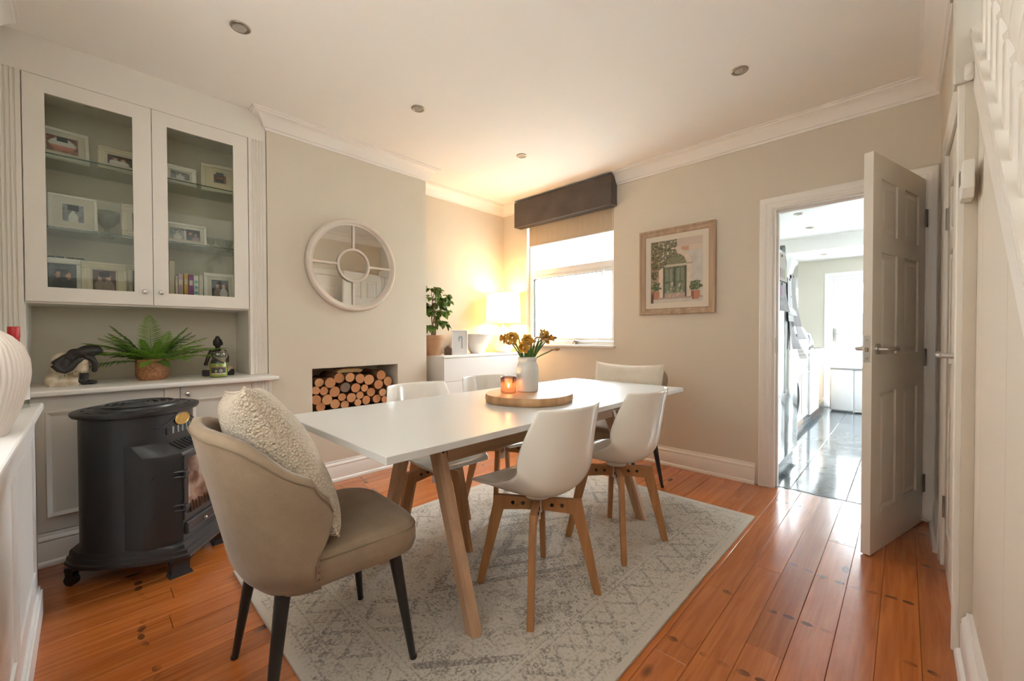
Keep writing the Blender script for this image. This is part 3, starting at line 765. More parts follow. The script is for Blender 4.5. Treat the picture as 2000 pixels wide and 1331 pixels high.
# basket pot with fern
fn = thing('fern', 'bright green fern in a woven basket pot on the white ledge', 'plant', (-3.20, .277, ZS))
def weave(a, z): return .03 * math.cos(a * 30) * (1 if int(z / .010) % 2 else -1)
g = G(); g.lathe([(.060, 0)] + [(.064 + .010 * min(1, k / 3), .004 + .008 * k) for k in range(14)] + [(.075, .116), (.076, .122), (.068, .122), (.066, .10)], (0, 0, 0), 90, ridge=lambda a, z: weave(a, z) if .004 < z < .112 else 0)
def basketm():
    t = NT('basket'); v = t.coord(); n = t.noise(v, 90, 3); c = t.ramp(n, [(.3, (.24, .09, .035)), (.6, (.46, .21, .095)), (.85, (.58, .31, .16))]); t.bsdf(c, .6, 0, t.bump(n, .3, .003)); return t.m
g.done('basket_pot', basketm(), fn, True)
g = G(); g.lathe([(.001, .108), (.067, .108), (.067, .10), (.001, .10)], n=24, cap=False); g.done('soil', plain('soil', (.03, .02, .012), .95, bump=.6, bscale=200), fn)
def leafm(name, c1, c2, tr=.35):
    t = NT(name); oi = t.n('ShaderNodeObjectInfo').outputs['Random']; n = t.noise(t.coord(), 14, 3)
    c = t.mix(t.math('ADD', t.math('MULTIPLY', oi, .7), t.math('MULTIPLY', n, .35)), c1, c2)
    b = t.bsdf(c, .45); tl = t.n('ShaderNodeBsdfTranslucent'); t.l(c, tl.inputs[0]); mx = t.n('ShaderNodeMixShader'); mx.inputs[0].default_value = tr
    t.l(b.outputs[0], mx.inputs[1]); t.l(tl.outputs[0], mx.inputs[2]); t.l(mx.outputs[0], t.out.inputs[0]); return t.m
FERN = leafm('fern_green', (.05, .17, .02), (.30, .50, .06), .4)
def frond(az, L, lift, droop, seed):
    R = random.Random(seed); g = G(); d = Vector((math.cos(az), math.sin(az), 0)); side = Vector((-d.y, d.x, 0)); pts = []
    n = 26
    for i in range(n + 1):
        s = i / n; pts.append(d * (L * (s * math.cos(lift) + .12 * s * s)) + Vector((0, 0, .10 + L * math.sin(lift) * s - droop * L * s * s)) + d * .02)
    g.tube(pts, [.0022 * (1 - .8 * i / n) for i in range(n + 1)], 5)
    for i in range(2, n + 1):
        s = i / n; p = pts[i]; tg = (pts[i] - pts[i - 1]).normalized(); up = side.cross(tg).normalized()
        if up.z < 0: up = -up
        ln = L * .235 * (math.sin(PI * min(1, (s * .86 + .14))) ** .75) + .004
        for sg in (-1, 1):
            dr = (side * sg + tg * .55 + up * (.10 - .25 * R.random())).normalized(); w = .0034
            pr = tg * w; a = p; b = p + dr * ln * .45 + up * .002; c = p + dr * ln - up * ln * .15
            v = [g.b.verts.new(q) for q in (a - pr * .6, a + pr * .6, b + pr, c, b - pr)]
            g.b.faces.new(v)
    return g
# azimuths: 90 deg = +y (right in the picture), 0 = towards the room
FR = [(-82, .34, .30, .50), (-95, .31, .52, .34), (-100, .29, .72, .28), (-66, .27, .85, .25), (-112, .25, 1.0, .2), (-84, .26, 1.1, .12), (30, .22, 1.2, .15), (75, .25, 1.12, .12), (92, .28, .78, .22), (84, .32, .46, .22), (100, .29, .58, .30), (70, .30, .36, .26), (108, .26, .9, .2), (60, .26, .72, .3), (-30, .20, .9, .4), (10, .18, .8, .45), (-10, .28, 1.32, .05), (45, .20, .55, .5), (-52, .24, .7, .4), (120, .2, 1.1, .2), (-125, .2, .85, .25), (150, .14, 1.3, .1), (-150, .15, 1.3, .1), (20, .14, .45, .6), (-20, .15, .4, .5), (95, .24, 1.0, .15), (-98, .24, .95, .2), (-75, .30, .62, .40)]
for i, (az, L, lf, dp) in enumerate(FR):
    frond(rad(az), L * 1.06, lf, dp, i).done('frond', FERN, fn)

BLWOOD = plain('black_carved_wood', (.022, .018, .017), .5, var=.25, nscale=30, bump=.15, bscale=70)
def rob():
    t = NT('whitewashed_robe'); v = t.coord(); n = t.noise(v, 26, 4); c = t.ramp(n, [(.3, (.40, .31, .20)), (.55, (.62, .53, .40)), (.75, (.70, .64, .54))]); t.bsdf(c, .8, 0, t.bump(n, .4, .004)); return t.m
ROBE = rob()
def blend(g, vox=.0045):
    """fuse overlapping lumps into one carved surface"""
    return g
def remesh(o, v=.004):
    m = o.modifiers.new('fuse', 'REMESH'); m.mode = 'VOXEL'; m.voxel_size = v; m.use_smooth_shade = True
    s = o.modifiers.new('soft', 'SMOOTH'); s.factor = .5; s.iterations = 3
    return o
# resting figure (left): robed seated figure bowed over its raised knee. local x: right in the picture (+y world)
s1 = thing('resting_figurine', 'black and whitewashed carved figurine resting its head on one raised knee', 'statue', (-3.15, -.04, ZS), PI / 2)
g = G(); g.sph((-.030, .03, .035), .058, 20, sc=(1.25, .95, .72)); g.sph((-.030, .025, .090), .056, 20, sc=(1.0, .85, 1.25)); g.sph((-.040, .02, .135), .040, 16, sc=(1.0, .8, .9)); g.cyl((-.070, -.01, .020), (.02, -.03, .022), .026, .018); g.sph((-.072, -.01, .024), .031, 14)
g.tube([(.0, .0, .06), (.018, -.012, .10), (.036, -.02, .130)], [.027, .026, .024], 10); g.tube([(.036, -.02, .132), (.038, -.022, .095), (.039, -.022, .062)], [.023, .022, .020], 12)
g.box((-.085, -.04, 0), (.02, .06, .012))
remesh(g.done('robe', ROBE, s1, True))
g = G(); g.tube([(.039, -.022, .066), (.038, -.022, .03), (.038, -.022, .012)], [.0185, .0165, .0165], 12); g.sph((.060, -.028, .011), .018, 14, sc=(1.8, .8, .62)); g.sph((.04, -.02, .014), .018, 12); g.sph((.016, -.03, .022), .014, 10, sc=(1.4, 1, .9))
g.sph((.056, -.02, .176), .041, 20, sc=(1.30, .88, .80), m=Matrix.Rotation(-.22, 4, 'Y')); g.sph((.010, -.012, .165), .027, 14, sc=(1.3, 1, 1)); g.sph((.100, -.02, .176), .014, 12); g.sph((-.012, -.016, .145), .026, 14); g.sph((-.028, -.020, .122), .025, 12); g.sph((-.030, -.028, .105), .022, 12)
g.tube([(-.020, -.012, .150), (-.052, -.024, .125), (-.066, -.03, .112)], [.019, .018, .017], 10); g.tube([(-.066, -.032, .112), (-.046, -.036, .086), (-.030, -.038, .078), (-.010, -.04, .092), (.010, -.04, .122), (.03, -.036, .140)], [.0175, .017, .0165, .016, .015, .014], 10)
g.tube([(.045, -.034, .150), (.070, -.036, .135), (.080, -.034, .108), (.078, -.034, .080)], [.015, .0145, .0135, .0125], 10); g.sph((.077, -.034, .076), .013, 10)
remesh(g.done('body', BLWOOD, s1, True), .003)
# seated meditating figure (right)
s2 = thing('meditating_figurine', 'dark carved seated meditating figurine behind the green jar candle', 'statue', (-3.22, .60, ZS), PI / 2)
g = G(); g.sph((0, 0, .213), .028, 20, sc=(.92, 1, 1.12)); g.sph((.0, .004, .243), .013, 14); g.sph((-.022, .0, .205), .008, 8, sc=(.5, .7, 1.5)); g.sph((.026, .0, .205), .008, 8, sc=(.5, .7, 1.5)); g.cyl((0, 0, .165), (0, 0, .2), .013); g.sph((0, 0, .14), .036, 18, sc=(1.05, .75, .95)); g.sph((0, 0, .08), .038, 18, sc=(1, .85, 1.3))
g.tube([(-.030, 0, .16), (-.050, -.01, .125), (-.060, -.02, .10), (-.068, -.035, .083)], [.015, .0125, .011, .010], 10); g.sph((-.070, -.038, .078), .012, 10); g.tube([(.030, 0, .16), (.050, -.005, .12), (.045, -.03, .085)], [.015, .012, .010], 10)
g.box((-.082, -.045, 0), (-.045, .02, .040), .004); g.box((.045, -.045, 0), (.082, .02, .040), .004); g.box((-.06, -.03, 0), (.06, .03, .03), .004)
remesh(g.done('body', BLWOOD, s2, True), .003)
g = G(); g.sph((.016, -.002, .12), .040, 16, sc=(1, .85, 1.2)); g.sph((.045, -.012, .035), .036, 14, sc=(1.1, 1, .8)); g.sph((-.035, -.018, .030), .030, 14, sc=(1.2, 1, .75)); remesh(g.done('robe', ROBE, s2, True))
# jar candle
jc = thing('jar_candle', 'green wax candle in a glass jar with domed lid', 'candle', (-3.065, .575, ZS), 0)
g = G(); g.lathe([(.040, 0), (.0455, .004), (.0465, .012), (.0465, .088), (.043, .100), (.036, .108), (.036, .114), (.0385, .118), (.0385, .122), (.030, .124)], n=32); g.done('jar', glass('jar_glass', (.86, .88, .84), 2.0), jc, True)
g = G(); g.lathe([(.043, .005), (.044, .012), (.044, .082), (.043, .084)], n=32); g.done('wax', plain('lime_wax', (.30, .37, .045), .5, var=.1, **{'Subsurface Weight': .2, 'Subsurface Radius': (.02, .02, .01)}), jc, True)
g = G(); g.lathe([(.036, .125), (.0385, .127), (.0395, .135), (.0395, .148), (.037, .153), (.034, .155), (.024, .157)], n=32); g.done('lid', glass('lid_glass', (.55, .58, .54), 4.0), jc, True)
def lab(u, v):
    if v < .16: return (.62, .58, .42)
    if ell(u, v, .64, .46, .10, .22): return (.55, .54, .50) if not ell(u, v, .64, .46, .055, .13) else (.08, .07, .06)
    if ell(u, v, .34, .42, .07, .2): return (.30, .40, .10)
    if v > .86: return (.24, .11, .08)
    return (.055, .04, .035)
def wrap_print(name, r, a0, a1, z0, z1, nu, nv, fn, parent, mat=None):
    me = bpy.data.meshes.new(name); vs = []
    for j in range(nv + 1):
        for i in range(nu + 1):
            a = a0 + (a1 - a0) * i / nu; vs.append((r * math.cos(a), r * math.sin(a), z0 + (z1 - z0) * j / nv))
    me.from_pydata(vs, [], [(j * (nu + 1) + i, j * (nu + 1) + i + 1, (j + 1) * (nu + 1) + i + 1, (j + 1) * (nu + 1) + i) for j in range(nv) for i in range(nu)])
    ca = me.color_attributes.new('print', 'FLOAT_COLOR', 'POINT')
    for j in range(nv + 1):
        for i in range(nu + 1): ca.data[j * (nu + 1) + i].color = (*fn(i / nu, j / nv), 1)
    me.materials.append(mat or printed('print_paper')); return link(name, me, parent)
wrap_print('label', .0469, rad(-62), rad(38), .022, .066, 30, 18, lab, jc)

# ---- radiator cover with vase and bottle
rc = thing('radiator_cover', 'white radiator cover with pierced lattice panel at the left edge', 'radiator cover', (0, 0, 0))
RW = plain('radiator_cover_paint', (.80, .80, .80), .35, var=.01)
rx0, rx1, ry = -2.442, -.75, -.135
g = G()
g.box((rx0, YF + .001, 0), (rx0 + .02, ry, .80)); g.box((rx1 - .02, YF + .001, 0), (rx1, ry, .80))
XS = [rx0, rx0 + .085, rx0 + .62, rx0 + .70, rx0 + 1.0, rx0 + 1.07, rx1 - .085, rx1]
g.box((rx0, ry - .018, .10), (rx1, ry, .205)); g.box((rx0, ry - .018, .715), (rx1, ry, .80))
for a, b in ((0, 1), (2, 3), (4, 5), (6, 7)): g.box((XS[a], ry - .018, .205), (XS[b], ry, .715))
g.box((XS[3], ry - .012, .205), (XS[4], ry - .006, .715))
g.done('frame', RW, rc)
g = G(); g.box((rx0 - .015, YF + .001, .803), (rx1 + .015, -.113, .832), .006, seg=2); g.done('top_board', RW, rc)
g = G(); g.box((rx0 - .006, YF + .03, 0), (rx1, ry + .012, .10), .004); g.box((rx0 - .003, YF + .03, .10), (rx1, ry + .006, .115), .003); g.done('plinth', RW, rc)
g = G(); g.box((rx0 + .01, ry + .001, .715), (rx0 + .014, ry + .003, .72))
for a, b in ((1, 2), (5, 6)):
    x0, x1, z0, z1 = XS[a], XS[b], .205, .715; p = .026; k = -int((z1 - z0) / p) - 1
    while x0 + k * p < x1 + (z1 - z0):
        for sg in (1, -1):
            # strip through (x0+k*p, z0) at 45 degrees, clipped to the opening
            q = x0 + k * p
            if sg > 0: s0 = max(0, x0 - q); s1_ = min(z1 - z0, x1 - q); f = lambda s: (q + s, z0 + s)
            else: s0 = max(0, x0 - q); s1_ = min(z1 - z0, x1 - q); f = lambda s: (q + s, z1 - s)
            if s1_ - s0 > .004:
                A, B = f(s0), f(s1_); w = .0052 * .7
                yy = ry - (.011 if sg > 0 else .009)
                vs = []
                for (xx, zz) in (A, B):
                    for dy in (-.0035, .0035):
                        vs += [g.b.verts.new((xx + w, yy + dy, zz - sg * w)), g.b.verts.new((xx - w, yy + dy, zz + sg * w))]
                a0, a1, a2, a3, b0, b1, b2, b3 = vs
                for fc in ((a2, b2, b3, a3), (a0, a1, b1, b0), (a0, b0, b2, a2), (a1, a3, b3, b1)): g.b.faces.new(fc)
        k += 1
gr = g.done('lattice_grille', RW, rc); gr['kind'] = 'stuff'
g = G(); g.box((XS[1] - .01, YF + .02, .2), (XS[2] + .01, YF + .08, .72)); g.done('radiator', plain('radiator_shade', (.5, .48, .44), .6), rc)
vs_ = thing('ribbed_vase', 'large ribbed off-white vase on the radiator cover at left edge', 'vase', (-1.72, -.198, .832))
prof = [(.052, 0), (.056, .004), (.066, .03), (.082, .08), (.094, .13), (.0985, .165), (.096, .20), (.086, .235), (.066, .262), (.046, .278), (.036, .292), (.034, .31), (.040, .33), (.036, .33), (.030, .30)]
g = G(); g.lathe(prof, n=216, ridge=lambda a, z: .026 * (abs(math.sin(a * 27)) - .5) if .003 < z < .285 else 0)
g.done('body', plain('vase_chalk', (.62, .55, .49), .75, var=.04, bump=.1, bscale=120), vs_, True)
bt = thing('glass_bottle', 'clear spirit bottle with a red cap behind the ribbed vase', 'bottle', (-2.335, -.176, .832))
g = G(); g.lathe([(.034, 0), (.036, .004), (.036, .150), (.0345, .168), (.028, .190), (.018, .207), (.0135, .218), (.0125, .262), (.010, .262), (.011, .222), (.026, .186), (.033, .15), (.033, .01)], n=28, cap=False); g.done('body', glass('bottle_glass', (.86, .90, .88), 1.3), bt, True)
g = G(); g.lathe([(.015, .255), (.0155, .257), (.0155, .294), (.0145, .297)], n=24); g.lathe([(.0145, .243), (.0145, .2545)], n=24); g.done('cap', plain('red_cap', (.45, .015, .02), .35), bt, True)
wrap_print('label', .0366, rad(-120), rad(120), .03, .14, 12, 8, lambda u, v: (.66, .65, .62), bt)

# ---- black cabinet heater
SVX, SVY = -2.660, .21
sv = thing('cabinet_heater', 'black cast iron style gas cabinet heater standing on castors by the low cupboard', 'heater', (SVX, SVY, 0), rad(-39))
# local: x = to the right when facing it from the front... front is +y rotated by -45 deg -> world (+.7,+.7)
def oval(rx, ry, n=48, cy=0, p=2.3, clip=None):
    o = []
    for i in range(n):
        a = 2 * PI * i / n; c, s = math.cos(a), math.sin(a)
        x = rx * abs(c) ** (2 / p) * (1 if c > 0 else -1); y = cy + ry * abs(s) ** (2 / p) * (1 if s > 0 else -1)
        o.append((x, y))
    return o
def loft(g, secs, cap=True):
    rings = [[g.b.verts.new((x, y, z)) for x, y in poly] for poly, z in secs]
    for a, b in zip(rings, rings[1:]):
        n = len(a)
        for i in range(n): g.b.faces.new((a[i], a[(i + 1) % n], b[(i + 1) % n], b[i]))
    if cap: g.b.faces.new(rings[0][::-1]); g.b.faces.new(rings[-1])
    return [v for r in rings for v in r]
BRX, BRY = .206, .190; BCY = -.035
g = G(); loft(g, [(oval(BRX, BRY, p=2.4, cy=BCY), .135), (oval(BRX, BRY, p=2.4, cy=BCY), .725)]); g.done('body', CAST, sv, ang=40)
# plinth with stepped moulding and a straight chamfered front
def base_poly(d):
    h = [(BRX + d * .6, -.06), (BRX - .004 + d * .6, .03), (.196 + d * .6, .13), (.172 + d * .5, .225 + d * .3), (.150 + d * .3, .245 + d)]
    b = [(.06, -.245 - d * .5), (.145 + d * .4, -.222 - d * .4), (.190 + d * .6, -.155)]
    r = b + h; o = r + [(-x + .016, y) for x, y in r[::-1]]
    return o
g = G(); loft(g, [(base_poly(.028), .075), (base_poly(.034), .080), (base_poly(.034), .092), (base_poly(.022), .098), (base_poly(.020), .112), (base_poly(.008), .118), (base_poly(.004), .134), (base_poly(-.004), .140)]); g.done('plinth', CAST, sv, ang=30)
# front housing
def house(d=0, y1=.222):
    h = [(.197, .0), (.197, .112), (.204, .116), (.196, .140), (.178, .176), (.152, .210), (.128 + d, y1 + d)]
    o = [(-x, y) for x, y in h] + h[::-1]
    return o
sc = lambda poly, s, y0: [(x * (1 if y < .03 else 1), y0 + (y - y0) * s) for x, y in poly]
g = G(); loft(g, [(house(y1=.232), .138), (house(y1=.232), .545), (sc(house(y1=.232), .985, .02), .552), (sc(house(y1=.232), .62, .0), .602)]); hs = g.done('front_housing', CAST, sv, ang=30)
for s in (-1, 1):
    for z in (.27, .455):
        g = G(); g.cyl((s * .190, .148, z), (s * .202, .150, z), .0055, n=10); g.done('screw', BLACKM, sv, ang=40)
# sloping grille of the housing and slots above it
g = G()
for i in range(9):
    x = -.10 + i * .025
    g.box((-.0045, -.030, -.001), (.0045, .030, .0020), m=Matrix.Translation((x, .188, .5785)) @ Matrix.Rotation(-.52, 4, 'X'))
DK = plain('dark_slot', (.004, .004, .004), .7)
g.done('vent_slots', DK, sv)
SLOT = plain('slot_lit_steel', (.30, .36, .38), .35, .3)
for i in range(7):
    x = -.090 + i * .030; y = BCY + BRY * (1 - abs(x / BRX) ** 2.4) ** (1 / 2.4) + .0006
    g = G(); g.box((x - .0055, y - .003, .628), (x + .0055, y + .0015, .662), .002); g.done('air_slot', SLOT if i != 6 else DK, sv)
# door with window, hinges and coals
dg = G()
for a, b in (((-.128, .235), (.128, .262)), ((-.128, .515), (.128, .540)), ((-.128, .262), (-.098, .515)), ((.098, .262), (.128, .515))): dg.box((a[0], .2340, a[1]), (b[0], .238, b[1]), .003)
do = dg.done('door', CAST, sv)
def embers():
    t = NT('ceramic_plaques'); v = t.coord(); n = t.noise(v, 14, 4); c = t.ramp(n, [(.35, (.12, .06, .045)), (.5, (.34, .21, .16)), (.62, (.55, .45, .40)), (.75, (.28, .12, .08))]); t.bsdf(c, .7, 0, t.bump(n, .3, .01)); return t.m
g = G(); g.box((-.10, .2352, .26), (.10, .2385, .517)); g.done('plaque', embers(), do)
g = G(); g.box((-.099, .2455, .261), (.099, .2475, .516)); g.done('pane', glass('heater_glass', (.92, .90, .88), 1.2), do)
g = G()
for i in range(9):
    x = -.088 + i * .022
    g.tube([(x, .2435, .262), (x + .004, .2435, .285), (x + .012, .2435, .305 + .008 * (i % 2))], [.0065, .005, .003], 6)
g.done('coal_guard', BLACKM, do)
for s in (1,):
    for z in (.30, .455):
        g = G(); g.cyl((s * .133, .2440, z - .02), (s * .133, .2440, z + .02), .0065, n=10); g.box((s * .125 - .012, .2460, z - .010), (s * .125 + .022, .2550, z + .010), .003)
        g.tube([(s * .134, .2480, z + .012), (s * .152, .200, z + .012), (s * .168, .158, z + .010)], .005, 6); g.tube([(s * .134, .2480, z - .012), (s * .152, .200, z - .012), (s * .168, .158, z - .010)], .005, 6)
        g.done('hinge', CAST, do)
g = G(); g.box((-.12, .2340, .165), (.12, .2440, .222), .003); ringbox(g, -.118, .118, .168, .219, .008, .2410, .2480, .002); dw = g.done('ash_drawer', CAST, sv)
g = G(); g.sph((0, .2550, .194), .008, 12); g.done('knob', CHROME, dw, True)
# maker's plate: an oval of aged brass in an eyebrow moulding
g = G(); g.lathe([(.001, 0), (.036, 0), (.040, .003), (.043, .001)], n=32, cap=False, m=Matrix.Translation((0, BCY + BRY + .001, .690)) @ Matrix.Rotation(-PI / 2, 4, 'X') @ Matrix.Diagonal((1.25, .72, 1, 1)))
bp = g.done('oval_badge', plain('aged_brass', (.55, .38, .13), .3, .9, var=.3, nscale=60, bump=.5, bscale=160), sv, ang=25)
g = G(); P = [(-.135, .668), (-.10, .676), (-.065, .695), (-.04, .716), (0, .724), (.04, .716), (.065, .695), (.10, .676), (.135, .668)]
g.tube([(x, BCY + BRY * (1 - abs(x / BRX) ** 2.4) ** (1 / 2.4), z) for x, z in P], .005, 8); g.done('eyebrow_moulding', CAST, sv, True)
# top plate and grille
g = G(); loft(g, [(oval(.214, .196, p=2.2, cy=BCY), .725), (oval(.233, .214, p=2.2, cy=BCY), .732), (oval(.239, .219, p=2.2, cy=BCY), .742), (oval(.239, .219, p=2.2, cy=BCY), .751), (oval(.232, .212, p=2.2, cy=BCY), .755)]); g.done('top_plate', CAST, sv, ang=35)
g = G(); loft(g, [(oval(.175, .15, p=2, cy=BCY), .755), (oval(.172, .147, p=2, cy=BCY), .763), (oval(.160, .136, p=2, cy=BCY), .765)])
for k in range(5):
    a = .145 - k * .030; b = .122 - k * .025
    g.tube([(a * math.cos(t * PI / 20), BCY + b * math.sin(t * PI / 20), .768) for t in range(41)], .0055, 6)
for k in range(2): g.tube([(-.15 if k == 0 else 0, BCY + (0 if k == 0 else -.125), .767), (.15 if k == 0 else 0, BCY + (0 if k == 0 else .125), .767)], .005, 6)
g.done('top_grille', CAST, sv, ang=40)
g = G()
for k in range(14):
    a = 2 * PI * k / 14
    g.box((-.018, -.005, 0), (.018, .005, .0012), m=Matrix.Translation((.206 * math.cos(a), BCY + .184 * math.sin(a), .7548)) @ Matrix.Rotation(a + PI / 2, 4, 'Z'))
g.done('vent_slots', DK, sv)
for s in (-1, 1):
    g = G(); m = Matrix.Translation((s * .150, .228, 0)) @ Matrix.Rotation(-s * .75, 4, 'Z')
    q = [(.044, .030), (.038, .024), (.033, .021), (.033, .021), (.046, .034)]; zz = [0, .016, .022, .060, .080]
    loft(g, [([(-a, -b), (a, -b), (a, b), (-a, b)], z) for (a, b), z in zip(q, zz)]); g.xf(list(g.b.verts), m); g.done('foot', CAST, sv, ang=30)
for (x, y) in ((-.160, -.185), (.182, -.185), (-.09, .17), (.09, .17)):
    g = G(); g.cyl((x - .012, y, .024), (x + .012, y, .024), .024, n=18); g.box((x - .019, y - .012, .03), (x - .014, y + .012, .078)); g.box((x + .014, y - .012, .03), (x + .019, y + .012, .078)); g.box((x - .019, y - .018, .062), (x + .019, y + .018, .082), .003)
    g.done('castor', BLACKM, sv, ang=40)

# ---- chimney breast: mirror and logs
mr = thing('round_mirror', 'round mirror with whitewashed frame, cross bars and central ring', 'mirror', (XC, 1.440, 1.630), PI / 2)
mr.rotation_euler = (rad(.7), 0, PI / 2); mr.location.x += .005
MR = Matrix.Rotation(PI / 2, 4, 'X')
MF = plain('whitewashed_frame', (.62, .545, .47), .55, var=.07, nscale=14, bump=.05)
def ringl(g, prof, n=72): g.lathe(prof, n=n, m=MR, cap=False)
g = G(); ringl(g, [(.302, .002), (.302, .018), (.308, .024), (.313, .022), (.316, .026), (.322, .034), (.335, .040), (.347, .034), (.352, .022), (.352, .002), (.302, .002)]); g.done('frame', MF, mr, True)
g = G(); g.lathe([(.001, .010), (.306, .010)], n=72, m=MR, cap=False); g.done('glass', plain('mirror_silver', (.82, .83, .80), .02, 1, var=.0), mr)
g = G(); ringl(g, [(.112, .011), (.112, .022), (.117, .026), (.125, .026), (.130, .022), (.130, .011), (.112, .011)], 48); g.done('inner_ring', MF, mr, True)
for a in range(4):
    g = G(); g.box((.126, -.022, -.009), (.305, -.011, .009), .003); g.xf(list(g.b.verts), Matrix.Rotation(a * PI / 2, 4, 'Y')); g.done('bar', MF, mr)
# logs: (y, z, r) of the sawn faces
LOGS = [(1.203, .744, .033), (1.278, .737, .040), (1.353, .766, .040), (1.432, .766, .037), (1.513, .751, .038), (1.592, .735, .043), (1.700, .764, .041), (1.755, .709, .039), (1.173, .689, .031), (1.234, .680, .032), (1.315, .665, .040), (1.396, .691, .039), (1.479, .680, .038), (1.550, .672, .030), (1.670, .691, .039), (1.181, .618, .037), (1.256, .612, .039), (1.370, .619, .031), (1.441, .607, .037), (1.515, .618, .031), (1.611, .632, .036), (1.706, .622, .032), (1.213, .561, .035), (1.320, .571, .037), (1.393, .557, .032), (1.495, .563, .029), (1.568, .572, .035), (1.658, .573, .035), (1.723, .562, .029)]
LOW = []
for k, z in enumerate((.498, .435)):
    yy = 1.174 + .036 * k
    while yy < 1.80: LOW.append((yy, z, .0345)); yy += .0715
def logface():
    t = NT('sawn_log_face'); v = t.coord(); oi = t.n('ShaderNodeObjectInfo').outputs['Random']
    sp = t.n('ShaderNodeSeparateXYZ'); t.l(v, sp.inputs[0])
    w = t.noise(v, 30, 2); r = t.math('SQRT', t.math('ADD', t.math('MULTIPLY', sp.outputs[1], sp.outputs[1]), t.math('MULTIPLY', sp.outputs[2], sp.outputs[2])))
    rings = t.math('SINE', t.math('MULTIPLY', t.math('ADD', r, t.math('MULTIPLY', w, .006)), 1500))
    n = t.noise(v, 60, 4); base = t.ramp(oi, [(0, (.50, .21, .085)), (.5, (.58, .27, .115)), (1, (.62, .35, .17))])
    c = t.mix(t.math('MULTIPLY', t.math('ADD', rings, 1), .16), base, (.36, .13, .05)); c2 = t.mix(t.math('MULTIPLY', n, .3), c, (.66, .42, .24))
    t.bsdf(c2, .85, 0, t.bump(n, .3, .002)); return t.m
LF = logface(); BARK = plain('log_bark', (.16, .085, .04), .9, var=.35, nscale=40, bump=.6, bscale=60)
LFD = plain('grey_log_face', (.20, .135, .10), .9, var=.25, nscale=40, bump=.3)
rows = [8, 7, 7, 7]; rn = ['top', 'second', 'third', 'fourth']; ordn = ['first', 'second', 'third', 'fourth', 'fifth', 'sixth', 'seventh', 'eighth', 'ninth', 'tenth']
labs = []
for r, n in zip(rn, rows): labs += ['sawn log, %s from the left in the %s row of the stack' % (ordn[i], r) for i in range(n)]
labs[11] = 'dark grey log end in the middle of the stack'
for r, n in (('fifth', sum(1 for l in LOW if l[1] > .47)), ('lowest', 99)):
    labs += ['sawn log, %s from the left in the %s row of the stack' % (ordn[i], r) for i in range(min(n, 10))]
for i, (y, z, r) in enumerate(LOGS + LOW):
    R = random.Random(i); t = thing('log', labs[i], 'log', (XC - .03 - R.uniform(0, .02), y, z), 0, 'sawn logs stacked in the chimney niche')
    r *= .985; ph = R.uniform(0, 6); rg = lambda a, zz: .025 * math.sin(2 * a + ph) + .015 * math.sin(3 * a + 2 * ph)
    M = Matrix.Rotation(PI / 2, 4, 'Y')
    g = G(); g.lathe([(r * .97, -.285), (r, -.28), (r, -.003), (r * .985, 0)], n=22, m=M, ridge=rg, cap=False); g.done('bark', BARK, t, True)
    g = G(); g.lathe([(.0005, -.0005), (r * .6, -.0005), (r * .985, -.0006)], n=22, m=M, ridge=rg, cap=False); g.done('cut_face', LFD if i == 11 else LF, t)
sl = thing('split_log', 'yellow split log lying across the top of the stack', 'log', (XC - .12, 1.455, .803), 0)
g = G(); g.prism([(-.10, 0), (.09, .0), (.10, .012), (.06, .028), (-.07, .030), (-.11, .012)], .05, Matrix(((0, 0, 1, 0), (1, 0, 0, 0), (0, 1, 0, 0), (0, 0, 0, 1))), -.05, .004); g.done('wood', wood('split_yellow', (.45, .30, .12), (.62, .47, .24), .8, 1), sl)

# ================================================================== ALCOVE SIDEBOARD
SB = plain('sideboard_white', (.76, .745, .72), .4, var=.01)
sb = thing('sideboard', 'white two-tier drawer sideboard in the alcove under the lamp', 'sideboard', (0, 0, 0))
sx0, sx1, sy0, sy1 = XL + .025, -2.975, 2.225, 3.36
g = G(); g.box((sx0, sy0, .05), (sx1 - .02, sy1, .885), .001); g.done('carcass', SB, sb)
g = G(); g.box((sx0, sy0 - .003, .886), (sx1 + .002, sy1 + .003, .905), .002); g.done('top_board', SB, sb)
for z0, z1 in ((.672, .883), (.462, .668), (.252, .458), (.06, .248)):
    for a, b in ((sy0 + .001, (sy0 + sy1) / 2 - .001), ((sy0 + sy1) / 2 + .001, sy1 - .001)):
        if z0 > .6:
            if a > sy0 + .1: continue
            b = sy1 - .001
        g = G(); g.box((sx1 - .019, a, z0), (sx1, b, z1), .0015); g.done('drawer', SB, sb)
g = G(); g.box((sx0 + .03, sy0 + .03, 0), (sx1 - .05, sy1 - .03, .05)); g.done('plinth', plain('plinth_grey', (.3, .29, .27), .6), sb)
# ficus in terracotta
ZB = .9055
TERRA = plain('pale_terracotta', (.44, .245, .135), .85, var=.12, nscale=18, bump=.15, bscale=80)
fc = thing('potted_ficus', 'small leafy fig tree in a terracotta pot at the alcove edge', 'plant', (-3.20, 2.275, ZB))
g = G(); g.lathe([(.066, 0), (.070, .004), (.088, .15), (.089, .152), (.095, .155), (.097, .185), (.093, .188), (.085, .185), (.083, .16)], n=36); g.done('pot', TERRA, fc, ang=40)
g = G(); g.lathe([(.001, .165), (.083, .165), (.083, .16), (.001, .16)], n=24, cap=False); g.done('soil', plain('soil', (.03, .02, .012), .95, bump=.6, bscale=200), fc)
TRK = plain('fig_stem', (.20, .12, .06), .8, var=.25, nscale=40, bump=.3)
stems = []
g = G()
for k in range(3):
    P = [Vector((.018 * math.cos(k * 2.1 + z * 9), .018 * math.sin(k * 2.1 + z * 9), .16 + z)) for z in [i * .05 for i in range(10)]]
    g.tube(P, [.008 - .0006 * i for i in range(10)], 6); stems.append(P)
R = random.Random(4); tips = []
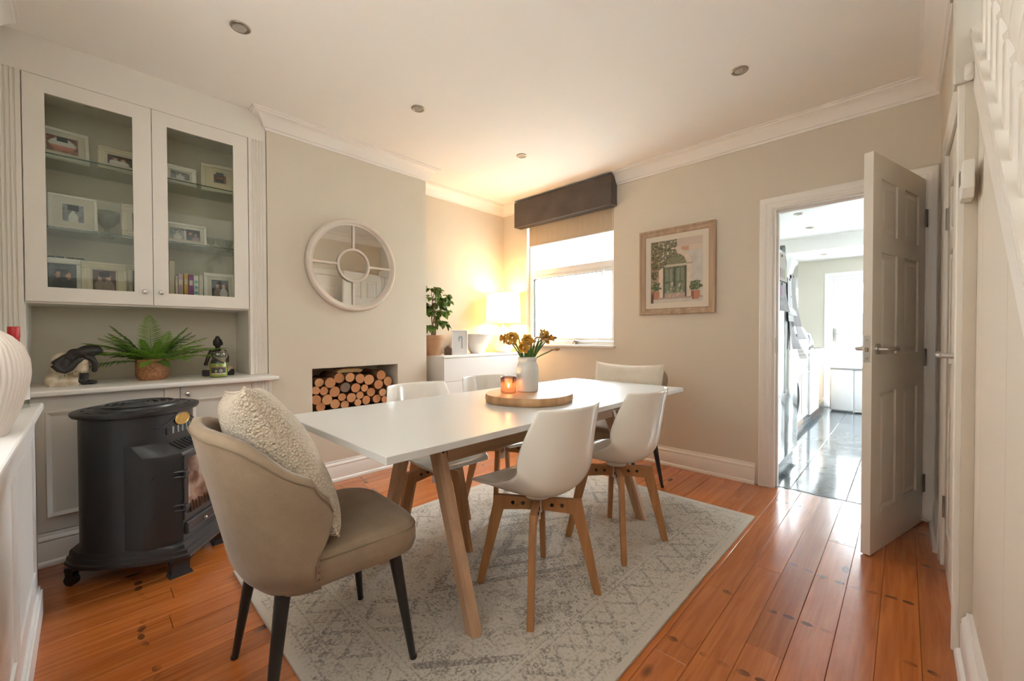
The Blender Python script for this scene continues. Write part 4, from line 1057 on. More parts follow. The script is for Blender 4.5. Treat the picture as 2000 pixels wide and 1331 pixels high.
for i in range(34):
    P = R.choice(stems); j = R.randint(2, 9); p = P[j]; az = R.uniform(0, 2 * PI); L = R.uniform(.05, .10) * (1 if j < 8 else .7)
    q = p + Vector((math.cos(az) * L, math.sin(az) * L, L * R.uniform(.2, .9))); q2 = q + Vector((math.cos(az) * L * .6, math.sin(az) * L * .6, -.02))
    g.tube([p, q, q2], [.0028, .002, .001], 5); tips += [p.lerp(q, .7), q, q.lerp(q2, .5), q2]
g.done('stem', TRK, fc, True)
FIG = leafm('fig_green', (.030, .085, .014), (.19, .30, .055), .3)
def leaf_bm(L=.055, w=.021):
    g = G(); V = [(0, 0, 0), (w * .75, L * .3, .003), (w, L * .5, .002), (w * .55, L * .78, -.004), (0, L, -.012), (-w * .55, L * .78, -.004), (-w, L * .5, .002), (-w * .75, L * .3, .003), (0, L * .45, -.004)]
    vs = [g.b.verts.new(v) for v in V]
    for i in range(8): g.b.faces.new((vs[i], vs[(i + 1) % 8], vs[8]))
    return g
lm = None
for i in range(300):
    p = R.choice(tips) + Vector((R.uniform(-.012, .012), R.uniform(-.012, .012), R.uniform(-.012, .012)))
    if p.y < -.085 or p.x < -.125: continue
    if lm is None: lo = leaf_bm().done('leaf', FIG, fc, True); lm = lo.data
    else: lo = link('leaf', lm, fc)
    a = math.atan2(p.y, p.x) + R.uniform(-.9, .9)
    lo.location = p; lo.rotation_euler = (R.uniform(-1.1, .1), R.uniform(-.5, .5), a - PI / 2); s = R.uniform(.8, 1.3); lo.scale = (s, s, s)
# white frame with a letter
ff = thing('photo_frame', 'white frame with grey print leaning on the sideboard beside pot', 'photo frame', (-3.10, 2.505, ZB), rad(52))
M = Matrix.Rotation(-.26, 4, 'X') @ Matrix.Translation((0, 0, .123))
g = G(); ringbox(g, -.078, .078, -.122, .122, .012, 0, .016, .002); g.xf(list(g.b.verts), M); g.done('moulding', plain('frame_bright_white', (.80, .80, .80), .4, var=.01), ff)
def letter(u, v):
    c = (.74, .74, .745)
    if .42 < u < .80 and .22 < v < .80:
        top = abs(v - (.74 - .9 * (u - .62) ** 2 * (1 if u < .62 else .2))) < .05 and u < .72
        bar = .62 < u < .72 and v < .76; left = .42 < u < .52 and .55 < v < .68
        if top or left: return (.36, .46, .52)
        if bar: return (.26, .28, .33) if u > .66 else (.50, .57, .60)
    return c
o = print_mesh('print', .132, .22, 40, 60, letter, ff, M @ Matrix.Translation((0, .006, 0)))
g = G(); g.box((-.07, .008, -.115), (.07, .014, .115)); g.xf(list(g.b.verts), M); g.done('backing', plain('backing_board', (.35, .25, .16), .9), ff)
bw = thing('wooden_ornament', 'dark brown wooden piece tucked behind the white leaning frame', 'ornament', (-3.12, 2.385, ZB), rad(40))
g = G(); g.prism([(-.035, 0), (.035, 0), (.035, .062), (0, .092), (-.035, .062)], .02, Matrix(((1, 0, 0, 0), (0, 0, 1, 0), (0, 1, 0, 0), (0, 0, 0, 1))), -.02, .003); g.done('block', wood('dark_walnut', (.075, .035, .018), (.15, .075, .035), .5), bw)
bo_ = thing('ribbed_bowl', 'white ribbed tapering bowl on the sideboard beside the frame', 'bowl', (-3.20, 2.815, ZB))
prof = [(.066, 0), (.070, .003)] + [(.070 + .095 * (k / 26) ** 1.1 + (.0022 if k % 2 else -.0014), .006 + .192 * k / 26) for k in range(27)] + [(.160, .202), (.155, .200), (.145, .17), (.08, .02), (.001, .016)]
g = G(); g.lathe(prof, n=48, cap=False); g.done('body', plain('bowl_white', (.70, .68, .65), .6, var=.05, bump=.1), bo_, True)
# table lamp
LX_, LY_ = -3.165, 3.165
lp = thing('table_lamp', 'lit table lamp with white ceramic bottle base and drum shade', 'lamp', (LX_, LY_, ZB))
g = G(); g.lathe([(.078, 0), (.082, .004), (.098, .03), (.108, .07), (.110, .11), (.108, .145), (.098, .185), (.085, .208), (.066, .222), (.063, .226), (.064, .255), (.060, .262), (.016, .266), (.014, .30), (.012, .30)], n=48); g.done('base', plain('lamp_ceramic', (.74, .71, .66), .35, var=.02, bump=.05), lp, ang=50)
def shade_m():
    t = NT('lamp_shade_cloth'); v = t.coord(); n = t.noise(v, 200, 3); c = t.mix(n, (.70, .57, .36), (.82, .69, .46))
    d = t.n('ShaderNodeBsdfDiffuse'); t.l(c, d.inputs[0]); tr = t.n('ShaderNodeBsdfTranslucent'); t.l(c, tr.inputs[0])
    mx = t.n('ShaderNodeMixShader'); mx.inputs[0].default_value = .30; t.l(d.outputs[0], mx.inputs[1]); t.l(tr.outputs[0], mx.inputs[2]); t.l(mx.outputs[0], t.out.inputs[0]); return t.m
g = G(); g.lathe([(.190, .325), (.180, .640)], n=64, cap=False); g.done('shade', shade_m(), lp, True)
g = G()
for z, r in ((.325, .190), (.640, .180)): g.tube([(r * math.cos(a * PI / 24), r * math.sin(a * PI / 24), z) for a in range(49)], .0022, 6)
for a in range(3): g.tube([(0, 0, .640), (.179 * math.cos(a * 2.09), .179 * math.sin(a * 2.09), .638)], .0018, 5)
g.cyl((0, 0, .30), (0, 0, .68), .004, n=8); g.sph((0, 0, .688), .011, 10)
g.done('fitting', plain('fitting_white', (.7, .66, .6), .4), lp, True)
g = G(); g.lathe([(.010, .395), (.014, .40), (.030, .43), (.033, .455), (.028, .48), (.012, .495), (.001, .498)], n=20, cap=False); g.done('bulb', emit('bulb_glow', (1, .66, .32), 30), lp, True)
for z in (.40, .56):
    L_ = point('lamp_light', (LX_ + .045, LY_ - .03, ZB + z), 4.6, .03, (1.0, .60, .27)); L_.name = 'lamp_light'

# ================================================================== BACK WALL PICTURE
pc = thing('framed_picture', 'framed print of an arched green door hanging on the beige wall', 'picture', ((-1.680 - 1.058) / 2, YB - .001, (1.978 + 1.263) / 2))
PW, PH = .622, .715
LIMED = wood('limed_wood', (.30, .19, .115), (.52, .385, .27), .6, 2, 1.0, 10, .15)
def miter(g, w, h, prof, y0=0):
    pts = [(-w / 2, -h / 2), (w / 2, -h / 2), (w / 2, h / 2), (-w / 2, h / 2)]; rings = []
    for x, z in pts:
        sx = -1 if x > 0 else 1; sz = -1 if z > 0 else 1
        rings.append([g.b.verts.new((x + sx * d, y0 - hh, z + sz * d)) for d, hh in prof])
    n = len(prof)
    for i in range(4):
        a, b = rings[i], rings[(i + 1) % 4]
        for j in range(n - 1): g.b.faces.new((a[j], b[j], b[j + 1], a[j + 1]))
g = G(); miter(g, PW, PH, [(0, 0), (0, .030), (.006, .036), (.016, .036), (.020, .028), (.024, .027), (.044, .018), (.048, .020), (.052, .014), (.052, .004)]); g.done('moulding', LIMED, pc, ang=30)
g = G(); ringbox(g, -.262, .262, -.308, .308, .048, -.010, -.006, 0); g.done('mount', plain('cream_mount', (.66, .59, .49), .85, var=.02), pc)
g = G(); g.box((-.30, -.005, -.345), (.30, -.001, .345)); g.done('backing', plain('backing_board', (.35, .25, .16), .9), pc)
def art(u, v):
    N = lambda s, o=0: noise.noise((u * s, v * s * 1.25, o))
    wallc = (.60, .52, .44) if u < .62 else (.56, .52, .47)
    c = tuple(x * (.96 + .14 * N(9)) for x in wallc)
    if v > .80: c = (.62, .50, .40) if v < .88 or u < .2 else (.55, .45, .37)
    if .60 < u < .74 and .80 < v < .87: c = (.52, .30, .20)
    if u < .20: c = tuple(x * (.9 + .3 * N(14, 2)) for x in (.50, .33, .22))
    cx, hw, zsp = .475, .225, .60
    inside = abs(u - cx) < hw and .085 < v < zsp or (((u - cx) / hw) ** 2 + ((v - zsp) / .175) ** 2 < 1 and v >= zsp)
    arch = abs(u - cx) < hw + .085 and .085 < v < zsp or (((u - cx) / (hw + .085)) ** 2 + ((v - zsp) / .245) ** 2 < 1 and v >= zsp)
    if arch: c = tuple(x * (.95 + .15 * N(12, 5)) for x in (.66, .55, .44))
    if abs(v - .605) < .012 and abs(abs(u - cx) - hw - .045) < .07: c = (.42, .33, .25)
    if inside:
        c = tuple(x * (.85 + .45 * N(16, 3)) for x in (.165, .185, .115))
        if v > .575: 
            if v < .605: c = (.55, .48, .38)
            elif int((math.atan2(v - .6, u - cx)) * 5) % 2: c = (.25, .22, .125)
        else:
            du = abs(u - cx)
            if du < .012: c = (.05, .06, .04)
            if .04 < du < .095 and (.34 < v < .54 or .15 < v < .30): c = (.23, .255, .175)
            if .125 < du < .18 and (.34 < v < .54 or .15 < v < .30): c = (.20, .225, .15)
            if v < .16: c = (.42, .30, .24)
            if N(20, 7) > .25 and v < .33 and du < .14: c = (.52, .45, .38)
            if hw - .025 < du: c = (.06, .07, .05)
    if v < .085: c = tuple(x * (.95 + .1 * N(8, 4)) for x in ((.58, .52, .46) if v < .065 else (.40, .30, .25)))
    if (u < .52 and v > .70 - .75 * max(0, .5 - u) + .28 * max(0, u - .1) + .10 * N(7, 9) and v > .5) or ((u - .06) ** 2 / .012 + (v - .62) ** 2 / .06 < 1):
        k = N(22, 11)
        if k > -.22: c = (.085, .085, .045) if k < .1 else (.26, .25, .10) if k < .3 else (.17, .13, .16)
    for (a, b, s) in ((.09, .26, 1), (.87, .24, 1)):
        if (u - a) ** 2 / .011 + (v - b) ** 2 / .0075 < 1 + 1.2 * N(15, a * 9) and v > b - .06: c = (.07, .10, .05) if N(30, 4) < .1 else (.20, .24, .12)
        if abs(u - a) < .085 - .02 * (v < b - .16) and b - .20 < v < b - .07: c = (.46, .20, .115) if u > a - .03 else (.27, .10, .07)
        if u < .05 and v < .15: c = (.10, .06, .06)
    return c
print_mesh('print', .425, .525, 96, 118, art, pc, Matrix.Translation((0, -.0058, 0)), printed('art_paper', .75))
g = G(); g.box((-.262, -.0125, -.308), (.262, -.0115, .308)); g.done('pane', glass('picture_glass', (1, 1, 1), .45), pc)

# ================================================================== CEILING DOWNLIGHTS
LENS = plain('lens_grey', (.42, .40, .37), .15, .2)
BRZ = plain('satin_nickel', (.36, .31, .25), .35, .9)
def downlight(x, y, z, label, r=.043, group='ceiling downlights'):
    t = thing('downlight', label, 'downlight', (x, y, z), 0, group)
    g = G(); g.lathe([(r, 0), (r, -.003), (r * .93, -.006), (r * .72, -.007), (r * .66, -.004), (r * .64, .0)], n=32, cap=False); g.done('rim', BRZ, t, True)
    g = G(); g.lathe([(.0005, -.0035), (r * .3, -.0042), (r * .65, -.003)], n=28, cap=False); g.done('lens', LENS, t, True)
downlight(-2.299, .533, ZC, 'switched-off nickel downlight in the ceiling above the glazed cabinet')
downlight(-2.292, 1.518, ZC, 'switched-off nickel downlight in the ceiling above the round mirror')
downlight(-2.283, 2.502, ZC, 'switched-off nickel downlight in the ceiling nearest the window pelmet')
downlight(-.677, 2.543, ZC, 'switched-off nickel downlight in the ceiling nearest the kitchen door')

# ================================================================== RUG AND DINING SET
def rug_mat():
    t = NT('distressed_rug'); v = t.coord(); sp = t.n('ShaderNodeSeparateXYZ'); t.l(v, sp.inputs[0])
    HX, HY = .785, 1.146
    ax = t.math('ABSOLUTE', sp.outputs[0]); ay = t.math('ABSOLUTE', sp.outputs[1])
    dx = t.math('SUBTRACT', HX, ax); dy = t.math('SUBTRACT', HY, ay); e = t.math('MINIMUM', dx, dy)
    along = t.n('ShaderNodeMix', data_type='FLOAT'); t.l(t.math('LESS_THAN', dx, dy), along.inputs[0]); t.l(sp.outputs[0], along.inputs[2]); t.l(sp.outputs[1], along.inputs[3]); al = along.outputs[0]
    def band(x, c, w): return t.math('LESS_THAN', t.math('ABSOLUTE', t.math('SUBTRACT', x, c)), w)
    def tri(x, p): return t.math('ABSOLUTE', t.math('SUBTRACT', t.math('FRACT', t.math('DIVIDE', t.math('ADD', x, 20), p)), .5))
    zz = t.math('MULTIPLY', tri(al, .16), .20)           # 0..0.1
    zig = t.math('MULTIPLY', t.math('LESS_THAN', t.math('ABSOLUTE', t.math('SUBTRACT', t.math('SUBTRACT', e, .125), zz)), .013), band(e, .175, .055))
    zz2 = t.math('MULTIPLY', tri(t.math('ADD', al, .08), .16), .20)
    zig2 = t.math('MULTIPLY', t.math('LESS_THAN', t.math('ABSOLUTE', t.math('SUBTRACT', t.math('SUBTRACT', e, .125), zz2)), .007), band(e, .175, .055))
    lines = t.math('MAXIMUM', t.math('MAXIMUM', band(e, .112, .004), band(e, .238, .005)), t.math('MAXIMUM', band(e, .050, .003), band(e, .262, .003)))
    vz = t.n('ShaderNodeTexVoronoi', feature='F1'); t.l(v, vz.inputs['Vector']); vz.inputs['Scale'].default_value = 17
    flo = t.math('MULTIPLY', band(vz.outputs['Distance'], .30, .10), band(e, .08, .028))
    # field: medallion diamonds, floral scrolls
    def diam(cx, cy, sx, sy):
        return t.math('ADD', t.math('DIVIDE', t.math('ABSOLUTE', t.math('SUBTRACT', ax, cx)), sx), t.math('DIVIDE', t.math('ABSOLUTE', t.math('SUBTRACT', ay, cy)), sy))
    d0 = diam(0, 0, .36, .62)
    med = t.math('MAXIMUM', t.math('MAXIMUM', band(d0, .95, .05), band(d0, .62, .03)), band(d0, .30, .08))
    cor = t.math('MAXIMUM', band(diam(.52, .88, .30, .36), .8, .06), band(diam(0, .80, .16, .17), .7, .10))
    v1 = t.n('ShaderNodeTexVoronoi', feature='DISTANCE_TO_EDGE'); t.l(t.map(v, (1, 1, 1)), v1.inputs['Vector']); v1.inputs['Scale'].default_value = 8.5
    scr = t.math('MULTIPLY', t.math('LESS_THAN', v1.outputs['Distance'], .045), t.math('GREATER_THAN', e, .27))
    v2 = t.n('ShaderNodeTexVoronoi', feature='F1'); t.l(v, v2.inputs['Vector']); v2.inputs['Scale'].default_value = 12
    flw = t.math('MULTIPLY', band(v2.outputs['Distance'], .26, .09), t.math('GREATER_THAN', e, .27))
    v3 = t.n('ShaderNodeTexVoronoi', feature='F1'); t.l(v, v3.inputs['Vector']); v3.inputs['Scale'].default_value = 36
    squig = t.math('MULTIPLY', band(v3.outputs['Distance'], .30, .085), t.ramp(t.noise(v, 11, 3), [(.47, 0.0), (.56, 1.0)]))
    patt = t.math('MULTIPLY', zig, .75)
    for q, k in ((zig2, .5), (lines, .5), (flo, .6), (t.math('MULTIPLY', t.math('MAXIMUM', med, cor), t.math('GREATER_THAN', e, .27)), 1.0), (scr, .30), (flw, .6), (squig, .85)):
        patt = t.math('MAXIMUM', patt, t.math('MULTIPLY', q, k))
    wear = t.noise(v, 3.2, 5, .65); fine = t.noise(v, 88, 4, .75); fine2 = t.noise(v, 150, 2)
    mask = t.ramp(t.math('ADD', t.math('MULTIPLY', fine, .75), t.math('MULTIPLY', wear, .4)), [(.46, 0.0), (.62, 1.0)])
    f1 = t.math('MULTIPLY', patt, mask)
    big = t.ramp(t.math('ADD', wear, t.math('MULTIPLY', t.math('LESS_THAN', t.math('ABSOLUTE', t.math('SUBTRACT', d0, .75)), .35), .06)), [(.50, 0.0), (.72, 1.0)])
    spk = t.math('MULTIPLY', t.ramp(fine, [(.50, 0.0), (.57, 1.0)]), t.math('MULTIPLY_ADD', big, .90, .36))
    f = t.math('MINIMUM', t.math('ADD', t.math('MULTIPLY', f1, .80), t.math('MULTIPLY', spk, .85)), 1.0)
    f = t.math('MULTIPLY', f, t.math('GREATER_THAN', e, .022))
    ground = t.mix(t.noise(v, 1.7, 3), (.53, .475, .39), (.46, .425, .37)); ground = t.mix(t.math('MULTIPLY', fine2, .35), ground, (.62, .57, .49))
    dark = t.mix(t.noise(v, 2.3, 2), (.175, .16, .155), (.21, .17, .125))
    c = t.mix(f, ground, dark)
    t.bsdf(c, .95, 0, t.bump(t.math('ADD', t.math('MULTIPLY', fine2, .6), fine), .35, .004), **{'Sheen Weight': .15})
    return t.m
rug = thing('rug', 'large distressed grey and cream patterned rug under the dining table', 'rug', (-1.433, 1.609, 0), rad(-.3))
g = G(); g.box((-.785, -1.146, .001), (.785, 1.146, .0105), .004, seg=2); g.done('pile', rug_mat(), rug)
g = G(); g.sweep([(-.785, -1.146), (.785, -1.146), (.785, 1.146), (-.785, 1.146)], [(-.003, .001), (.004, .001), (.004, .0115), (-.003, .0105)], True); g.done('binding', fabric('rug_binding', (.42, .39, .34), (.58, .54, .47), 160), rug)
ZR = .0105
# table
TX, TY, TZ, TL_, TW_ = -1.459, 1.617, .755, 2.07, .858
tb = thing('dining_table', 'white topped dining table with wooden trestle legs', 'table', (TX, TY, 0), rad(-.45))
g = G(); g.box((-TW_ / 2, -TL_ / 2, TZ - .024), (TW_ / 2, TL_ / 2, TZ), .0018, seg=2)
g.done('tabletop', plain('white_laminate', (.60, .595, .575), .30, var=.006, bump=.015, bscale=400), tb)
for sy in (-1, 1):
    yl = sy * .645
    for sx in (-1, 1):
        top = Vector((sx * .085, yl, TZ - .025)); foot = Vector((sx * .340, yl, ZR + .001)); hw0, hw1, hd = .040, .029, .024
        g = G()
        q = []
        for p, hw in ((foot, hw1), (top, hw0)):
            q.append([g.b.verts.new((p.x + a * hw, p.y + b * hd, p.z)) for a, b in ((-1, -.6), (-.6, -1), (.6, -1), (1, -.6), (1, .6), (.6, 1), (-.6, 1), (-1, .6))])
        for i in range(8): g.b.faces.new((q[0][i], q[0][(i + 1) % 8], q[1][(i + 1) % 8], q[1][i]))
        g.b.faces.new(q[0][::-1]); g.b.faces.new(q[1])
        lg = g.done('leg', wood('beech_leg', (.40, .235, .135), (.54, .345, .215), .45, 2, .9), tb)
        g = G(); c = top.lerp(foot, .13); g.cyl((c.x + sx * .028, c.y, c.z), (c.x + sx * .043, c.y, c.z), .006, n=10); g.done('bolt', BLACKM, lg)
    g = G(); g.box((-.13, yl - .022, TZ - .085), (.13, yl + .022, TZ - .026)); g.done('cross_rail', wood('beech_rail', (.36, .20, .105), (.50, .31, .18), .5, 0, .9), tb)
for sx in (-1, 1):
    g = G(); g.box((sx * .150 - .012, -.625, .590), (sx * .150 + .012, .625, .675), .003); g.done('rail', wood('beech_long_rail', (.36, .20, .105), (.50, .31, .18), .5, 1, .9), tb)

# moulded shell chairs
def interp(tab, v):
    for (a, *x), (b, *y) in zip(tab, tab[1:]):
        if v <= b:
            s = (v - a) / (b - a); s = s * s * (3 - 2 * s) if False else s
            return [p + (q - p) * s for p, q in zip(x, y)]
    return list(tab[-1][1:])
# v, y (forward +), z, half width, edge lift, edge forward
SHELL = [(0.00, .255, .436, .165, .000, .0), (.06, .240, .446, .190, .003, .0), (.18, .150, .440, .218, .028, .0), (.32, .020, .426, .232, .070, .0), (.43, -.090, .427, .240, .110, .012), (.52, -.160, .456, .243, .118, .040), (.60, -.195, .520, .242, .070, .085), (.70, -.212, .605, .236, .022, .105), (.82, -.226, .695, .221, .004, .095), (.93, -.243, .775, .203, .0, .080), (1.0, -.252, .815, .192, .0, .072)]
def smooth_tab(v):
    e = .035; a = interp(SHELL, max(0, v - e)); b = interp(SHELL, v); c = interp(SHELL, min(1, v + e))
    return [(p + 2 * q + r) / 4 for p, q, r in zip(a, b, c)]
def shell_pt(a, v):
    u = a * 2 - 1; y, z, w, lf, fw = smooth_tab(v)
    k = abs(u) ** 2.3
    return (u * w * (1 - .06 * k), y + fw * k, z + lf * k)
def make_shell_chair(label, x, y, rz, base_rz):
    t = thing('shell_chair', label, 'chair', (x, y, ZR), rz, 'white shell chairs around the table')
    g = G(); g.grid(shell_pt, 25, 33)
    o = g.done('seat_shell', WHITEPL, t, True, sub=1, solid=.011, offs=0)
    g = G(); g.cyl((0, 0, .330), (0, 0, .415), .020, n=20); g.cyl((0, 0, .398), (0, 0, .424), .052, .062, n=24); g.box((-.016, -.003, .292), (.016, .003, .335), .001); g.done('pedestal', plain('pedestal_white', (.70, .69, .66), .3), t, ang=40)
    for k in range(4):
        a = base_rz - rz + k * PI / 2; m = Matrix.Rotation(a, 4, 'Z')
        g = G(); g.prism([(.020, .340), (.150, .335), (.236, 0), (.268, 0), (.186, .392), (.020, .392)], .013, m @ Matrix(((1, 0, 0, 0), (0, 0, 1, 0), (0, 1, 0, 0), (0, 0, 0, 1))), -.013, .0025)
        lg = g.done('leg', OAK, t)
        for r in (.062, .105):
            g = G(); g.cyl((r, -.0165, .366), (r, .0165, .366), .0075, n=12); g.xf(list(g.b.verts), m); g.done('bolt', BLACKM, lg)
    return t
ca = make_shell_chair('white shell chair with oak legs, nearest to camera on the right side of table', -1.130, 1.335, rad(86), rad(-56))
def place_chair(src, label, x, y, rz, base):
    c = dup(src, (x, y, ZR), rz, label)
    for ch in c.children:
        if ch.name.startswith('leg'): ch.rotation_euler = (0, 0, (base - rz) - (rad(-56) - rad(86)))
    return c
place_chair(ca, 'white shell chair with oak legs, second on the right side of table', -1.105, 1.950, rad(87), rad(-52))
place_chair(ca, 'white shell chair across the table, just in front of the log niche', -1.820, 1.298, rad(-90 - 3), rad(5.8))
place_chair(ca, 'white shell chair across the table, in front of the white sideboard', -1.860, 1.850, rad(-90 - 4), rad(35))

# upholstered end chairs. local +y is forward
TAUPE = None
def suede():
    t = NT('taupe_suede'); v = t.coord(); n = t.noise(v, 9, 5, .65); n2 = t.noise(v, 260, 2)
    c = t.ramp(t.math('MULTIPLY_ADD', n2, .25, t.math('MULTIPLY', n, .75)), [(.3, (.225, .16, .10)), (.55, (.285, .205, .132)), (.75, (.335, .25, .168))])
    t.bsdf(c, .75, 0, t.bump(n2, .12, .002), **{'Sheen Weight': .25, 'Sheen Roughness': .4}); return t.m
SUEDE = suede()
SEAM = plain('taupe_piping', (.20, .145, .09), .8, var=.1)
def top_z(u):
    tab = [(0, .832), (.18, .831), (.30, .824), (.40, .806), (.50, .768), (.60, .718), (.68, .688), (.80, .660), (.92, .636), (.97, .622), (1.0, .602)]
    return interp(tab, abs(u))[0]
def bot_z(u): return .368
FRONT = [(.30, -.11), (.44, -.098), (.48, -.092), (.53, -.066), (.58, -.052), (.62, -.056), (.66, -.068), (.9, -.075)]
def plan(u, r=0.0):
    """outer plan curve of the shell: u=-1 left front, 0 back, 1 right front"""
    k = abs(u); s = -1 if u < 0 else 1
    hw, yb, dep = .250 - r, -.262 + r, .175 - r
    if k < .68:
        a = k / .68 * PI / 2; p = 2.5
        return (s * hw * math.sin(a) ** (2 / p), yb + dep * (1 - math.cos(a) ** (2 / p)))
    q = (k - .68) / .32; y0 = yb + dep; return (s * hw, y0 + (-.05 - y0) * q)
def shell(u, f, r):
    z0, z1 = bot_z(u), top_z(u); z = z0 + (z1 - z0) * f; x, y = plan(u, r)
    h = (z - .42) / .43
    back = max(0, min(1, (-y - .04) / .20)); y -= .095 * max(-.14, h) * back ** .6
    x *= 1 + .05 * max(0, h) - .06 * max(0, (.46 - z) / .1); rnd = max(0, 1 - (z - z0) / .07)
    x *= 1 - .10 * rnd ** 2; y *= 1 - .12 * rnd ** 2
    w = max(0, (abs(u) - .60) / .40); w = w * w * (3 - 2 * w)
    y += (interp(FRONT, z)[0] + .05) * w
    return x, y, z
def make_end_chair(label, x, y, rz, z=0.0):
    t = thing('upholstered_chair', label, 'chair', (x, y, z), rz, 'taupe upholstered end chairs')
    nu, nf = 65, 15; g = G()
    T = .034
    def both(i, j):
        u = i * 2 - 1
        # j runs up the outside, over the rounded rim, down the inside
        if j < .46: return shell(u, j / .46, 0)
        if j > .54: return shell(u, 1 - (j - .54) / .46, T)
        a = (j - .46) / .08; o = Vector(shell(u, 1, 0)); n = Vector(shell(u, 1, T)); m = o.lerp(n, .5); return tuple(m + (o - m) * math.cos(a * PI) + Vector((0, 0, .016 * math.sin(a * PI))))
    g.grid(both, nu, 34, cv=False)
    # close the two front ends
    g.b.verts.ensure_lookup_table()
    for base in (0, (nu - 1) * 34):
        L = [g.b.verts[base + k] for k in range(34)]
        for k in range(16):
            g.b.faces.new((L[k], L[k + 1], L[33 - k - 1], L[33 - k]) if base else (L[33 - k], L[33 - k - 1], L[k + 1], L[k]))
    g.done('backrest', SUEDE, t, True)
    g = G(); P = [Vector(shell(i / 48 * 2 - 1, .985, -.0015)) for i in range(49)]; g.tube(P, .0022, 6); g.done('piping', SEAM, t, True)
    # seat cushion, wider towards the front, with a rolled front edge
    def seat(i, j):
        a = i * 2 * PI; p = 4.2; c, s = math.cos(a), math.sin(a)
        ex = abs(c) ** (2 / p) * (1 if c > 0 else -1); ey = abs(s) ** (2 / p) * (1 if s > 0 else -1)
        prof = [(.0, .372), (.6, .370), (.88, .372), (.965, .385), (1, .412), (1, .440), (.985, .462), (.95, .478), (.86, .486), (.6, .490), (.3, .491), (.0, .4915)]
        q = j * (len(prof) - 1); k = min(int(q), len(prof) - 2); f = q - k; r = prof[k][0] + (prof[k + 1][0] - prof[k][0]) * f; z = prof[k][1] + (prof[k + 1][1] - prof[k][1]) * f
        xx = ex * r; yy = ey * r; W = .238 + .014 * (yy > 0) * yy; Y = .015 + yy * .243
        return (xx * W, Y, z - .012 * max(0, yy) ** 3)
    g = G(); g.grid(seat, 56, 34, cu=True); bmesh.ops.remove_doubles(g.b, verts=g.b.verts, dist=.0004); so = g.done('seat', SUEDE, t, True)
    g = G(); pts = []
    for i in range(41):
        a = -PI * .12 + i / 40 * PI * 1.24; c, s = math.cos(a), math.sin(a); p = 4.2
        ex = abs(c) ** (2 / p) * (1 if c > 0 else -1); ey = abs(s) ** (2 / p) * (1 if s > 0 else -1); W = .238 + .014 * max(0, ey) * ey; pts.append((ex * W * .990, .015 + ey * .243 * .990, .4605 - .012 * max(0, ey) ** 3))
    g.tube(pts, .0026, 6); g.done('piping', SEAM, so, True)
    for sx in (-1, 1):
        for sy in (-1, 1):
            g = G(); g.cyl((sx * .212, .0 + (.212 if sy > 0 else -.222), .0), (sx * .165, .0 + (.165 if sy > 0 else -.165), .385), .0105, .0215, n=16)
            lg = g.done('leg', BLACKM, t, ang=40)
            g = G(); g.cyl((sx * .2135, (.2135 if sy > 0 else -.2235), -.0005), (sx * .2125, (.2125 if sy > 0 else -.2225), .008), .0112, .0112, n=12); g.done('foot_pad', plain('pad_black', (.02, .02, .02), .8), lg)
    return t
ea = make_end_chair('taupe suede wingback dining chair in the foreground at the near table end', -1.408, .552, rad(-3.0), .002)
for ch in ea.children:
    if ch.name.startswith('leg') and ch.data.vertices[0].co.y > 0: ch.location.z = .0095
eb = dup(ea, (-1.455, 2.625, .002), rad(180 + 1), 'taupe dining chair at the far table end below the picture')
for ch in eb.children:
    if ch.name.startswith('leg'): ch.location.z = .0095 if ch.location.z > .001 else 0
# cushions
def boucle():
    t = NT('boucle'); v = t.coord(); vo = t.n('ShaderNodeTexVoronoi'); t.l(v, vo.inputs['Vector']); vo.inputs['Scale'].default_value = 150; n = t.noise(v, 90, 3)
    c = t.mix(vo.outputs['Distance'], (.62, .53, .41), (.40, .32, .225)); t.bsdf(c, .95, 0, t.bump(t.math('ADD', vo.outputs['Distance'], n), .8, .006), **{'Sheen Weight': .3}); return t.m
def linen(): return fabric('natural_linen', (.58, .51, .41), (.72, .65, .55), 240, .95, .3)
def cushion(name, label, w, h, th, mat, mtx, seed=0, wr=.010, back=None, pinch=.055):
    t = thing(name, label, 'cushion'); t.matrix_world = mtx
    def f(sg):
        def q(i, j):
            u, v = i * 2 - 1, j * 2 - 1
            pin = 1 - .07 * (u * u) * (1 - v * v) ; pin2 = 1 - .07 * (v * v) * (1 - u * u)
            x = w / 2 * u * (1 - .06 * (1 - u * u) * 0) * (1 - .045 * (1 - v * v)); z = h / 2 * v * (1 - pinch * (1 - u * u) ** .8)
            b = ((1 - u ** 2) * (1 - v ** 2)) ** .36
            wv = wr * noise.noise((u * 2.3 + seed, v * 2.3, sg * 3)) * (1 - abs(u * v)) + wr * .6 * math.sin(9 * u + 2 * v + seed) * (abs(v) ** 3) * (1 - u * u)
            return (x, sg * (th / 2 * b) + wv * b ** .3, z)
        return q
    for sg, nm in ((-1, 'front_cover'), (1, 'back_cover')):
        g = G(); g.grid(f(sg), 41, 41); g.done(nm, mat if sg < 0 or back is None else back, t, True)
    g = G(); q = f(0); n = 40; ring = [q(i / n, 0) for i in range(n)] + [q(1, i / n) for i in range(n)] + [q(1 - i / n, 1) for i in range(n)] + [q(0, 1 - i / n) for i in range(n)]
    ring.append(ring[0]); g.tube(ring, .0035, 6); g.done('seam', back or mat, t, True)
    return t
BOU = boucle()
M1 = Matrix.Translation((-1.437, .418, .712)) @ Matrix.Rotation(rad(177), 4, 'Z') @ Matrix.Rotation(rad(-26), 4, 'X') @ Matrix.Rotation(rad(8), 4, 'Y')
cushion('boucle_cushion', 'large cream boucle cushion standing in the foreground taupe chair', .49, .49, .20, BOU, M1, 1, .008)
